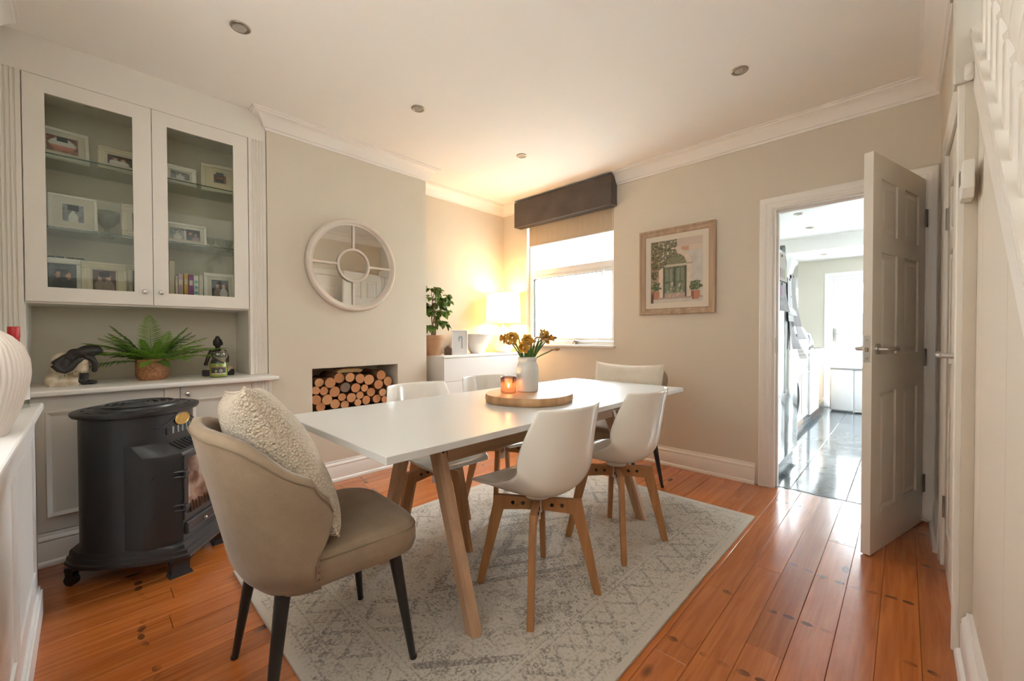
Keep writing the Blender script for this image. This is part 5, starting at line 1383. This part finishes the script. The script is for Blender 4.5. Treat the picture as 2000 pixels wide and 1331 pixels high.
M2 = Matrix.Translation((-1.470, 2.735, .700)) @ Matrix.Rotation(rad(1), 4, 'Z') @ Matrix.Rotation(rad(-12), 4, 'X')
cushion('linen_cushion', 'pale linen cushion propped on the chair at the far table end', .54, .39, .14, linen(), M2, 5, .020, pinch=.13)

# ---- on the table
bx, by = -1.405, 1.590
sl = thing('wood_slice', 'round natural wood slice with a dark bark crack as table centre', 'serving board', (bx, by, TZ + .001), rad(20))
rg = lambda a, z: .020 * math.sin(2 * a + .5) + .012 * math.sin(5 * a) - .035 * math.exp(-((a - 3.42) / .05) ** 2)
def slice_m():
    t = NT('wood_slice_top'); v = t.coord(); sp = t.n('ShaderNodeSeparateXYZ'); t.l(v, sp.inputs[0]); n = t.noise(v, 7, 4)
    r = t.math('SQRT', t.math('ADD', t.math('MULTIPLY', sp.outputs[0], sp.outputs[0]), t.math('MULTIPLY', sp.outputs[1], sp.outputs[1])))
    k = t.math('SINE', t.math('MULTIPLY', t.math('ADD', r, t.math('MULTIPLY', n, .05)), 420)); c = t.mix(t.math('MULTIPLY_ADD', k, .2, .3), (.56, .40, .255), (.40, .255, .145)); t.bsdf(c, .5); return t.m
def edge_m():
    t = NT('wood_slice_edge'); v = t.coord(); n = t.noise(t.map(v, (12, 12, 2)), 1, 5); n2 = t.noise(v, 30, 3); c = t.ramp(n, [(.3, (.22, .105, .04)), (.5, (.42, .235, .105)), (.7, (.54, .34, .175))]); t.bsdf(c, .65, 0, t.bump(n2, .2, .004)); return t.m
g = G(); g.lathe([(.214, 0), (.219, .004), (.222, .02), (.220, .035), (.216, .0395)], n=72, ridge=rg, cap=False); g.lathe([(.001, .0005), (.214, .0005)], n=72, ridge=rg, cap=False); so = g.done('bark_edge', edge_m(), sl, True)
g = G(); g.lathe([(.001, .040), (.15, .040), (.2165, .0396)], n=72, ridge=rg, cap=False); g.done('cut_top', slice_m(), sl)
ZW = TZ + .041
vx, vy = -1.440, 1.620
va = thing('stoneware_vase', 'pale grey stoneware milk-churn vase holding the daffodils', 'vase', (vx, vy, ZW))
g = G(); g.lathe([(.050, 0), (.0555, .004), (.0575, .012), (.0585, .06), (.0585, .118), (.056, .135), (.050, .150), (.0465, .158), (.047, .164), (.0495, .170), (.0495, .181), (.046, .183), (.043, .178), (.042, .16), (.050, .13), (.05, .02), (.001, .015)], n=48, cap=False); g.done('body', plain('stoneware_grey', (.50, .485, .45), .3, var=.06, nscale=20), va, True)
ch_ = thing('candle_holder', 'lit amber ribbed glass tealight holder beside the grey vase', 'candle holder', (-1.476, 1.513, ZW))
g = G(); g.lathe([(.034, 0), (.0385, .003), (.040, .010), (.040, .078), (.0385, .082), (.0365, .078), (.0365, .012), (.001, .010)], n=72, cap=False, ridge=lambda a, z: .02 * abs(math.sin(a * 18)))
def amber():
    t = NT('amber_glass'); tr = t.n('ShaderNodeBsdfTransparent'); tr.inputs[0].default_value = (.88, .64, .52, 1); gl = t.n('ShaderNodeBsdfGlossy'); gl.inputs['Roughness'].default_value = .08
    tl = t.n('ShaderNodeBsdfTranslucent'); tl.inputs[0].default_value = (.62, .38, .27, 1); m1 = t.n('ShaderNodeMixShader'); m1.inputs[0].default_value = .30; t.l(tr.outputs[0], m1.inputs[1]); t.l(tl.outputs[0], m1.inputs[2])
    fr = t.n('ShaderNodeFresnel'); m2 = t.n('ShaderNodeMixShader'); t.l(fr.outputs[0], m2.inputs[0]); t.l(m1.outputs[0], m2.inputs[1]); t.l(gl.outputs[0], m2.inputs[2]); t.l(m2.outputs[0], t.out.inputs[0]); return t.m
g.done('ribbed_glass', amber(), ch_, True)
g = G(); g.lathe([(.001, .011), (.019, .011), (.019, .026), (.017, .026), (.017, .022), (.001, .022)], n=24, cap=False); g.done('tealight', plain('wax_white', (.75, .72, .66), .4), ch_, True)
g = G(); g.lathe([(.0005, .026), (.004, .031), (.0045, .036), (.003, .044), (.0004, .052)], n=12, cap=False); g.done('flame', emit('flame_glow', (1, .66, .30), 14), ch_, True)
point('candle_light', (-1.476, 1.513, ZW + .045), .35, .008, (1, .60, .28))
# daffodils
STEM = plain('daffodil_stem', (.055, .15, .03), .5, var=.2)
PET = plain('daffodil_petal', (.50, .27, .025), .6, var=.2, nscale=60); TRU = plain('daffodil_trumpet', (.42, .19, .01), .6, var=.15, nscale=60); BUD = plain('daffodil_bud', (.30, .17, .06), .7, var=.25, nscale=60); SPA = plain('dry_sheath', (.30, .19, .10), .8, var=.2)
def bloom(M, s=1.0):
    g = G()
    for k in range(6):
        m = M @ Matrix.Rotation(k * PI / 3, 4, 'Z') @ Matrix.Rotation(rad(12 if k % 2 else 2), 4, 'Y'); L, w = .025 * s, .0105 * s
        vs = [g.b.verts.new(m @ Vector(p)) for p in ((.003, 0, 0), (L * .4, w * .8, .001), (L * .7, w * .8, .002), (L, 0, -.002), (L * .7, -w * .8, .002), (L * .4, -w * .8, .001), (L * .55, 0, -.0025))]
        for i in range(6): g.b.faces.new((vs[i], vs[(i + 1) % 6], vs[6]))
    h = G(); h.lathe([(.004 * s, 0), (.0075 * s, .006 * s), (.009 * s, .014 * s), (.0125 * s, .019 * s), (.0118 * s, .019 * s), (.008 * s, .013 * s), (.003 * s, .002 * s)], n=16, m=M, cap=False, ridge=lambda a, z: .10 * math.sin(a * 7) if z > .017 * s else 0)
    return g, h
R = random.Random(12)
def daffodil(az, lean, L, kind, face, label):
    """az: lean direction; kind open / bud"""
    d = Vector((math.cos(az), math.sin(az), 0)); t = thing('daffodil', label, 'flower', (vx, vy, ZW + .02), 0, 'daffodils in the stoneware vase')
    b = d * .020; P = [b * (-.6), b * .2 + Vector((0, 0, .07)), d * .030 + Vector((0, 0, .145))]
    for s in (.35, .7, 1.0): P.append(d * (.030 + lean * L * s ** 1.25) + Vector((0, 0, .145 + L * s * math.sqrt(max(.05, 1 - lean * lean)))))
    hd = (Vector((math.cos(face), math.sin(face), .12))).normalized()
    e = P[-1]; neck = e + hd * .010 + Vector((0, 0, .006)); P.append(neck); P.append(neck + hd * .012)
    g = G(); g.tube(P, [.0032] * 6 + [.0026, .0030], 7); g.done('stem', STEM, t, True)
    q = neck + hd * .014; M = Matrix.Translation(q) @ hd.to_track_quat('Z', 'Y').to_matrix().to_4x4()
    g = G(); g.tube([P[-3], neck, q - hd * .002], [.004, .0052, .003], 7); g.done('sheath', SPA, t, True)
    if kind == 'open':
        a, h = bloom(M, 1.42); a.done('petals', PET, t); h.done('trumpet', TRU, t, True)
    else:
        g = G(); g.lathe([(.003, 0), (.0075, .005), (.0085, .014), (.006, .024), (.001, .030)], n=12, m=M); g.done('bud', BUD, t, True)
# image-left is roughly (-.72,-.69), image-right (+.72,+.69); towards the camera (.66,-.75)
LFT, RGT, FRT = math.atan2(-.69, -.72), math.atan2(.69, .72), math.atan2(-.75, .66)
OP = 'open yellow daffodil in the stoneware vase, '; BU = 'withered brown daffodil bud in the stoneware vase, '
DF = [(LFT + .1, .52, .125, 'open', LFT + .5, OP + 'farthest left'), (LFT + .4, .40, .12, 'open', FRT - .2, OP + 'turned to the front near the left'), (LFT + .2, .36, .085, 'bud', LFT, BU + 'low on the left'),
      (FRT, .14, .10, 'open', FRT, OP + 'large one left of the middle'), (FRT - .3, .22, .062, 'open', FRT - .3, OP + 'lowest in front'), (LFT - .6, .22, .135, 'bud', LFT - .3, BU + 'above the left blooms'),
      (FRT + .6, .10, .09, 'bud', FRT + .4, BU + 'in the middle'), (FRT + .9, .18, .115, 'bud', RGT, BU + 'tall one right of the middle'), (FRT, .05, .075, 'bud', FRT, BU + 'short one in the centre'),
      (RGT + .3, .30, .135, 'open', RGT + .6, OP + 'tallest on the right'), (RGT, .42, .12, 'open', RGT - .4, OP + 'in the right cluster facing forward'), (RGT - .3, .50, .12, 'open', RGT, OP + 'outermost in the right cluster'),
      (RGT - .1, .56, .13, 'bud', RGT, BU + 'at the right edge of the cluster'), (RGT - .5, .36, .105, 'bud', RGT - .5, BU + 'below the right cluster'), (RGT - .15, .88, .10, 'bud', RGT, BU + 'drooping low to the far right')]
for a in DF: daffodil(*a)
LEAFG = leafm('daffodil_leaf', (.045, .13, .02), (.14, .28, .05), .25)
fo = thing('daffodil_leaves', 'upright green daffodil leaves filling the neck of the vase', 'foliage', (vx, vy, ZW + .02))
for k in range(34):
    az = R.uniform(0, 2 * PI); d = Vector((math.cos(az), math.sin(az), 0)); sd = Vector((-d.y, d.x, 0)); L = R.uniform(.05, .12); ln = R.uniform(.15, .5)
    g = G(); P = [d * .015 + Vector((0, 0, .02)), d * .030 + Vector((0, 0, .14)), d * (.030 + L * ln * .5) + Vector((0, 0, .14 + L * .55)), d * (.030 + L * ln) + Vector((0, 0, .14 + L))]
    pr = [(g.b.verts.new(p - sd * w), g.b.verts.new(p + sd * w)) for p, w in zip(P, (.004, .005, .0045, .001))]
    for a, b in zip(pr, pr[1:]): g.b.faces.new((a[0], a[1], b[1], b[0]))
    g.done('leaf', LEAFG, fo, True, solid=.0008)

# ================================================================== KITCHEN BEYOND THE DOORWAY
KW = plain('kitchen_wall_paint', (.60, .57, .50), .8, var=.02)
KX0, KX1, KY0, KY1, KZ, KZ2 = -1.46, 1.15, YB + .12, 7.72, 2.39, 2.21
wall('wall_kitchen_left', [((KX0 - .12, KY0, 0), (KX0, KY1 + .12, 2.6))], 'cream kitchen wall behind the fridge', KW)
wall('wall_kitchen_back', [((KX0, KY1, 0), (-.885, KY1 + .12, 2.6)), ((-.885, KY1, 2.005), (.35, KY1 + .12, 2.6)), ((.35, KY1, 0), (KX1 + .1, KY1 + .12, 2.6))], 'cream kitchen end wall with glazed door', KW)
wall('wall_kitchen_right', [((KX1, KY0, 0), (KX1 + .1, 5.2, 2.6)), ((KX1, 6.2, 0), (KX1 + .1, KY1, 2.6)), ((KX1, 5.2, 0), (KX1 + .1, 6.2, .9)), ((KX1, 5.2, 2.0), (KX1 + .1, 6.2, 2.6))], 'cream kitchen side wall', KW)
g = G(); g.box((KX0, KY0, KZ), (KX1, 6.74, KZ + .1)); g.box((KX0, 6.74, KZ2), (KX1, KY1, KZ + .1)); struct(g.done('ceiling_kitchen', plain('kitchen_ceiling_white', (.78, .78, .77), .9, var=.01)), 'white kitchen ceiling with a lower far section')
g = G(); g.box((KX0, KY0 - .06, -.05), (KX1, KY1 + .1, -.006)); fk = struct(g.done('floor_kitchen', plain('grout', (.22, .23, .24), .8)), 'dark glossy tiled kitchen floor')
def tile_m():
    t = NT('dark_gloss_tile'); p = t.pos(); oi = t.n('ShaderNodeObjectInfo').outputs['Random']; n = t.noise(p, 3.5, 6, .7, 1.2)
    c = t.ramp(t.math('MULTIPLY_ADD', oi, .25, t.math('MULTIPLY', n, .8)), [(.25, (.06, .07, .08)), (.55, (.13, .15, .165)), (.8, (.22, .24, .26))])
    t.bsdf(c, t.math('MULTIPLY_ADD', t.noise(p, 6, 3), .08, .07), 0, t.bump(t.noise(p, 5, 2), .008, .004), **{'Specular IOR Level': .8}); return t.m
TILE = tile_m(); g = G(); g.box((-.1525, -.2985, -.012), (.1525, .2985, 0), .0012); tm = None
for i in range(-4, 5):
    for j in range(7):
        x = -.426 + i * .308; y = KY0 - .055 + .2 + j * .6 + (0)
        if x + .15 < KX0 or x - .15 > KX1: continue
        if tm is None: o = g.done('floor_tile', TILE, fk); tm = o.data
        else: o = link('floor_tile', tm, fk)
        o.location = (x, y + .06, 0)
# glazed door at the end
pd = struct(thing('door_3', 'x', 'x'), 'white glazed garden door at the far end of the kitchen'); del pd['category']
g = G(); ringbox(g, -.885, .35, .0, 2.005, .055, KY1 - .01, KY1 + .12); ringbox(g, -.83, .295, .02, 1.95, .05, KY1 + .02, KY1 + .10); g.done('frame', WFR, pd)
g = G(); ringbox(g, -.78, .245, .05, 1.90, .07, KY1 + .03, KY1 + .085, .006); g.done('leaf', WFR, pd)
g = G(); g.box((-.71, KY1 + .05, .12), (.175, KY1 + .06, 1.83)); g.done('pane', PANE, pd)
g = G(); g.box((-.765, KY1 + .005, .98), (-.735, KY1 + .03, 1.18), .004); g.cyl((-.75, KY1 - .01, 1.09), (-.64, KY1 - .01, 1.09), .009, n=10); g.cyl((-.75, KY1 + .02, 1.09), (-.75, KY1 - .01, 1.09), .009, n=10); g.done('handle', CHROME, pd)
kw2 = struct(thing('window_added_kitchen', 'x', 'x'), 'unseen kitchen side window added for daylight'); del kw2['category']  # out of view, added to brighten the kitchen
g = G()
for a, b in (((5.2, .9), (5.26, 2.0)), ((6.14, .9), (6.2, 2.0)), ((5.2, .9), (6.2, .96)), ((5.2, 1.94), (6.2, 2.0))): g.box((KX1 + .03, a[0], a[1]), (KX1 + .09, b[0], b[1]))
g.done('window_frame', WFR, kw2); g = G(); g.box((KX1 + .055, 5.26, .96), (KX1 + .06, 6.14, 1.94)); g.done('pane', PANE, kw2)
fw = struct(thing('window_added_front', 'x', 'x'), 'unseen front window added behind the camera for daylight'); del fw['category']  # added and placed to brighten the ceiling and back wall
g = G(); ringbox(g, RX0, RX1, RZ0, RZ1, .05, YF - .12, YF - .05); g.box(((RX0 + RX1) / 2 - .025, YF - .12, RZ0), ((RX0 + RX1) / 2 + .025, YF - .05, RZ1)); g.done('window_frame', WFR, fw)
g = G(); g.box((RX0 + .05, YF - .09, RZ0 + .05), (RX1 - .05, YF - .0895, RZ1 - .05)); g.done('pane', frosted('added_voile', .42), fw)  # translucent pane of the added window spreads daylight upwards
# fridge
STEEL = plain('gloss_steel', (.66, .68, .68), .14, .85, var=.02)
fx = -.700
fr_ = thing('fridge_freezer', 'tall silver two-door fridge freezer just inside the kitchen', 'fridge', (0, 0, 0))
g = G(); g.box((KX0 + .03, 3.565, .06), (fx - .06, 4.455, 1.745), .004); g.done('cabinet', plain('fridge_grey', (.40, .41, .41), .4, .4), fr_)
for a, b in ((3.562, 3.918), (3.932, 4.458)):
    g = G(); g.box((fx - .055, a, .085), (fx, b, 1.75), .006, seg=2); d = g.done('door', STEEL, fr_, ang=40)
    e = b if a < 3.7 else a
    g = G(); g.box((fx - .004, e - .016 if a < 3.7 else e, .62), (fx + .0015, e if a < 3.7 else e + .010, 1.70), .001); g.done('grip_recess', BLACKM, d)
g = G(); g.box((fx - .001, 4.10, .96), (fx + .003, 4.19, 1.115), .001); g.done('dispenser', plain('dispenser_dark', (.06, .065, .07), .3), fr_)
g = G(); g.box((fx - .05, 3.575, .0), (fx - .03, 4.445, .085)); g.done('plinth', BLACKM, fr_)
# sheets held on the fridge doors
def sheet(name, label, y, z, w, h, col, curl, fn=None, cat='paper'):
    t = thing(name, label, cat, (fx + .004, y, z), PI / 2, 'papers on the fridge doors')
    M_ = printed('sheet_paper', .7); me = bpy.data.meshes.new('sheet'); nu, nv = 10, 14; vs = []; cs = []
    for j in range(nv + 1):
        for i in range(nu + 1):
            u, v = i / nu, j / nv
            vs.append((w * (u - .5), -(curl * (1 - v) ** 2 * (.4 + .6 * u) + .004), h * (v - 1)))
            c = fn(u, v) if fn else tuple(x * (.92 + .2 * noise.noise((u * 3 + y, v * 3, z))) for x in col); cs.append(c)
    me.from_pydata(vs, [], [(j * (nu + 1) + i, j * (nu + 1) + i + 1, (j + 1) * (nu + 1) + i + 1, (j + 1) * (nu + 1) + i) for j in range(nv) for i in range(nu)])
    ca = me.color_attributes.new('print', 'FLOAT_COLOR', 'POINT')
    for k, c in enumerate(cs): ca.data[k].color = (*c, 1)
    me.materials.append(M_); link('sheet', me, t, solid=.0008)
    g = G(); g.cyl((0, -.001, -.015), (0, -.009, -.015), .010, n=12); g.done('magnet', BLACKM, t, ang=40)
def kid(u, v):
    for a, c in ((.28, (.05, .08, .14)), (.50, (.30, .10, .08)), (.72, (.12, .22, .03))):
        if abs(u - a) < .06 and .12 < v < .45: return c
    return (.42, .35, .28) if v > .8 else (.40, .36, .32)
def purp(u, v): return (.28, .10, .22) if ell(u, v, .4, .7, .16, .18) else tuple(x * (.8 + .4 * noise.noise((u * 6, v * 6, 1))) for x in (.27, .26, .27))
sheet('drawing', 'child drawing with upright coloured strokes at the top of fridge', 3.735, 1.715, .30, .21, None, .01, kid)
sheet('grey_print', 'grey print with a purple patch below the child drawing', 3.735, 1.50, .30, .23, None, .03, purp)
sheet('paper_sheet', 'white sheet in the upper middle of the far fridge door', 4.03, 1.56, .15, .36, (.62, .62, .62), .02)
sheet('paper_sheet', 'crumpled grey sheet hanging right of the white sheet', 4.19, 1.60, .17, .44, (.26, .25, .24), .05)
sheet('paper_sheet', 'plain white page with a pointed corner on the far fridge door', 4.08, 1.42, .22, .17, (.74, .74, .74), .03)
sheet('paper_sheet', 'long grey sheet at the middle of the far fridge door', 4.11, 1.25, .16, .28, (.34, .33, .34), .06)
sheet('paper_sheet', 'grey page with a red dot hanging off the fridge edge', 4.32, 1.30, .17, .25, None, .07, lambda u, v: (.25, .04, .06) if ell(u, v, .3, .75, .1, .1) else (.40, .385, .39))
sheet('paper_sheet', 'pale ruled page curling out at the far fridge edge', 4.36, 1.10, .12, .22, None, .08, lambda u, v: (.34, .32, .30) if int(v * 13) % 2 else (.52, .49, .45))
g = G(); g.prism([(-.16, 0), (.16, .0), (.16, .14), (.13, .15), (-.10, .05)], .03, Matrix(((0, 0, 1, -.82), (1, 0, 0, 4.25), (0, 1, 0, 1.748), (0, 0, 0, 1))), -.03, .003)
tag(g.done('black_rack', BLACKM), 'black folded rack lying on top of the fridge', 'rack')
g = G(); g.box((-.95, 3.64, 1.747), (-.76, 3.98, 1.80), .01, seg=2); tag(g.done('storage_tray', plain('tray_straw', (.50, .42, .28), .8, var=.1)), 'straw coloured tray lying on top of the fridge', 'tray')
# wall cabinet beyond the fridge
wc = thing('wall_cabinet', 'white wall cabinet with cornice beyond the fridge', 'cabinet', (0, 0, 0))
g = G(); g.box((KX0 + .001, 4.52, 1.42), (-1.12, 5.55, 2.00), .002); g.done('carcass', SB, wc)
for a, b in ((4.522, 5.03), (5.035, 5.548)):
    g = G(); g.box((-1.119, a, 1.425), (-1.10, b, 1.995), .003); d = g.done('door', SB, wc)
    g = G(); g.tube([(-1.10, b - .04, 1.50), (-1.075, b - .04, 1.50), (-1.075, b - .04, 1.62), (-1.10, b - .04, 1.62)], .005, 6); g.done('handle', CHROME, d)
g = G(); g.sweep([(-1.10, 5.55), (-1.10, 4.52)], [(0, 2.0), (-.035, 2.05), (-.035, 2.06), (.02, 2.06), (.02, 2.0)]); g.done('cornice', SB, wc)
g = G(); g.box((KX0 + .001, 5.551, 1.42), (-1.11, 5.57, 2.0)); g.done('end_panel', wood('pale_maple', (.60, .42, .25), (.74, .57, .38), .5, 2, 1), wc)
# worktop, appliances, base units
CX = -.865
g = G(); g.box((KX0 + .001, 4.48, .862), (-.845, 7.56, .90), .004, seg=2); tag(g.done('worktop', plain('black_granite', (.02, .021, .023), .12, var=.4, nscale=90)), 'black granite kitchen worktop along left wall', 'worktop')
wm = thing('washing_machine', 'white washing machine with black round door next to the fridge', 'washing machine', (0, 0, 0))
APPW = plain('appliance_white', (.80, .81, .82), .25, var=.01)
g = G(); g.box((-1.40, 4.50, .01), (-.80, 5.10, .855), .006, seg=2); g.done('body', APPW, wm)
RY = Matrix.Translation((-.80, 4.80, .47)) @ Matrix.Rotation(PI / 2, 4, 'Y')
g = G(); g.lathe([(.235, 0), (.235, .012), (.215, .030), (.165, .036), (.160, .030), (.001, .042)], n=40, m=RY, cap=False); g.done('door', plain('porthole_black', (.012, .013, .015), .12), wm, True)
g = G(); g.box((-.80, 4.52, .745), (-.797, 5.08, .835), .001); g.cyl((-.80, 4.95, .79), (-.785, 4.95, .79), .024, n=20); g.done('control_panel', plain('panel_grey', (.50, .52, .54), .3), wm, ang=40)
def unit(name, label, y0, y1, front, rows, mat, plinth):
    t = thing(name, label, 'cabinet', (0, 0, 0)); g = G(); g.box((KX0 + .002, y0 + .001, .10), (CX - .02, y1 - .001, .86)); g.done('carcass', SB, t)
    for z0, z1, n in rows:
        for k in range(n):
            a = y0 + (y1 - y0) * k / n + .002; b = y0 + (y1 - y0) * (k + 1) / n - .002
            g = G(); g.box((CX - .019, a, z0), (CX, b, z1), .002); 
            if z1 - z0 > .3: ringbox_x(g, CX, a + .05, b - .05, z0 + .06, z1 - .06)
            d = g.done('drawer' if z1 - z0 < .3 else 'door', mat, t); yc = (a + b) / 2; zc = z1 - .045
            g = G(); w = min(.09, (b - a) * .3)
            P = [(CX, yc - w, zc), (CX + .028, yc - w * .8, zc), (CX + .028, yc + w * .8, zc), (CX, yc + w, zc)]
            g.tube(P, .006, 6); g.done('handle', CHROME, d)
    g = G(); g.box((CX - .06, y0, 0), (CX - .045, y1, .10)); g.done('plinth', plinth, t)
def ringbox_x(g, x, y0, y1, z0, z1):
    for a, b in (((y0, z0), (y1, z0 + .012)), ((y0, z1 - .012), (y1, z1)), ((y0, z0), (y0 + .012, z1)), ((y1 - .012, z0), (y1, z1))): g.box((x - .001, a[0], a[1]), (x + .005, b[0], b[1]))
PLW = wood('plinth_wood', (.20, .11, .055), (.34, .20, .11), .5, 1)
unit('base_unit', 'cream kitchen base unit with drawers and doors beside washing machine', 5.20, 6.20, 0, ((.70, .855, 2), (.105, .69, 2)), plain('cream_unit', (.66, .58, .49), .4), PLW)
dw_ = thing('dishwasher', 'white dishwasher between the kitchen base units', 'dishwasher', (0, 0, 0))
g = G(); g.box((-1.42, 6.205, .09), (CX - .005, 6.905, .858)); g.done('body', APPW, dw_)
g = G(); g.box((CX - .004, 6.208, .09), (CX + .022, 6.902, .735), .006, seg=2); g.done('door', plain('dishwasher_front', (.74, .78, .84), .25), dw_)
g = G(); g.box((CX - .004, 6.208, .74), (CX + .022, 6.902, .856), .004); g.done('control_panel', APPW, dw_)
g = G(); g.box((-.93, 6.21, 0), (-.91, 6.90, .09)); g.done('plinth', BLACKM, dw_)
unit('base_unit', 'pale maple kitchen base unit nearest the garden door', 6.91, 7.55, 0, ((.70, .855, 1), (.105, .69, 1)), wood('pale_maple', (.60, .42, .25), (.74, .57, .38), .5, 2, 1), PLW)
kt = thing('kettle', 'white domed kettle with grey handle on the black worktop', 'kettle', (-.985, 6.05, .9005), rad(35))
g = G(); g.lathe([(.135, 0), (.140, .01), (.145, .06), (.140, .14), (.125, .21), (.095, .265), (.05, .295), (.012, .303), (.001, .304)], n=36, cap=False); g.done('body', APPW, kt, True)
g = G(); g.tube([(.128, 0, .20), (.165, 0, .19), (.180, 0, .13), (.165, 0, .05), (.140, 0, .035)], .014, 10); g.done('handle', plain('handle_white', (.72, .73, .73), .3), kt, True)
g = G(); g.box((.138, -.02, .05), (.15, .02, .18), .004); g.done('water_gauge', plain('gauge_grey', (.22, .25, .26), .2), kt)
ts = thing('wire_rack', 'rounded wire dish rack behind the white kettle', 'rack', (-1.0, 6.62, .9005))
g = G()
for k in range(7): yy = -.15 + k * .05; g.tube([(-.11, yy, .004), (-.11, yy, .10), (-.06, yy, .15), (.06, yy, .15), (.11, yy, .10), (.11, yy, .004)], .004, 6)
for xx, zz in ((-.11, .06), (.11, .06), (0, .15), (-.11, .004), (.11, .004)): g.tube([(xx, -.15, zz), (xx, .15, zz)], .004, 6)
g.done('wire', CHROME, ts, True)
bn = thing('pedal_bin', 'white flat-fronted pedal bin in front of the garden door', 'bin', (-.585, 7.47, 0), 0)
g = G(); g.box((-.19, -.10, .012), (.07, .15, .60), .02, seg=3); g.box((.072, -.075, .012), (.19, .15, .60), .02, seg=3); g.done('body', APPW, bn, ang=40)
g = G(); g.box((-.20, -.115, .612), (.20, .16, .648), .012, seg=2); g.done('lid', APPW, bn, ang=40)
g = G(); g.box((-.195, -.106, .60), (.195, .155, .612)); g.done('rim', plain('bin_rim_grey', (.42, .41, .40), .3, .6), bn)
g = G(); g.box((.085, -.15, .014), (.175, -.076, .038), .006); g.done('pedal', CHROME, bn)
downlight(-.838, 5.333, KZ, 'kitchen ceiling downlight nearest the doorway', .045, 'kitchen downlights'); downlight(-.845, 6.112, KZ, 'kitchen ceiling downlight in front of the beam', .045, 'kitchen downlights'); downlight(-.83, 7.16, KZ2, 'kitchen ceiling downlight in the low far section', .045, 'kitchen downlights')

# ================================================================== OUTSIDE
g = G(); g.box((-14, -12, -.30), (14, 30, -.20)); struct(g.done('ground', plain('paving_pale', (.62, .61, .59), .9, var=.1, nscale=2)), 'pale paving outside')
fe = thing('garden_fence', 'pale painted garden fence outside the window', 'fence', (-3.5, 5.2, -.2))
FEM = plain('fence_pale', (.66, .70, .67), .85, var=.08, nscale=3); fm = None
for k in range(11):
    if fm is None: g = G(); g.box((-2.6, 0, 0), (1.9, .02, .172), .003); o = g.done('board', FEM, fe); fm = o.data
    else: o = link('board', fm, fe)
    o.location = (0, 0, .02 + k * .18)
pm_ = None
for x in (-2.6, -1.1, .4, 1.9):
    if pm_ is None: g = G(); g.box((-.045, .021, 0), (.045, .11, 2.05), .004); o = g.done('post', FEM, fe); pm_ = o.data
    else: o = link('post', pm_, fe)
    o.location = (x, 0, 0)
nh = thing('neighbour_house', 'pale rendered house beyond the garden door', 'house', (-2.2, 24, -.2))
g = G(); g.box((-4, 0, 0), (5, 5, 4.6)); g.done('wall', plain('render_white', (.72, .72, .70), .9, var=.03), nh)
g = G(); g.prism([(-4.3, 4.6), (5.3, 4.6), (3.2, 6.6), (-2.2, 6.6)], 5.2, Matrix(((1, 0, 0, 0), (0, 0, 1, 0), (0, 1, 0, 0), (0, 0, 0, 1))), -.2); g.done('roof', plain('roof_grey', (.20, .19, .18), .8), nh)
for x in (.45, 2.6):
    g = G(); ringbox(g, x, x + 1.1, 1.2, 2.3, .06, -.05, .02); w_ = g.done('window', WFR, nh); g = G(); g.box((x + .06, -.02, 1.26), (x + 1.04, -.01, 2.24)); g.done('pane', plain('far_pane', (.05, .07, .08), .1), w_)
bpy.context.view_layer.update()
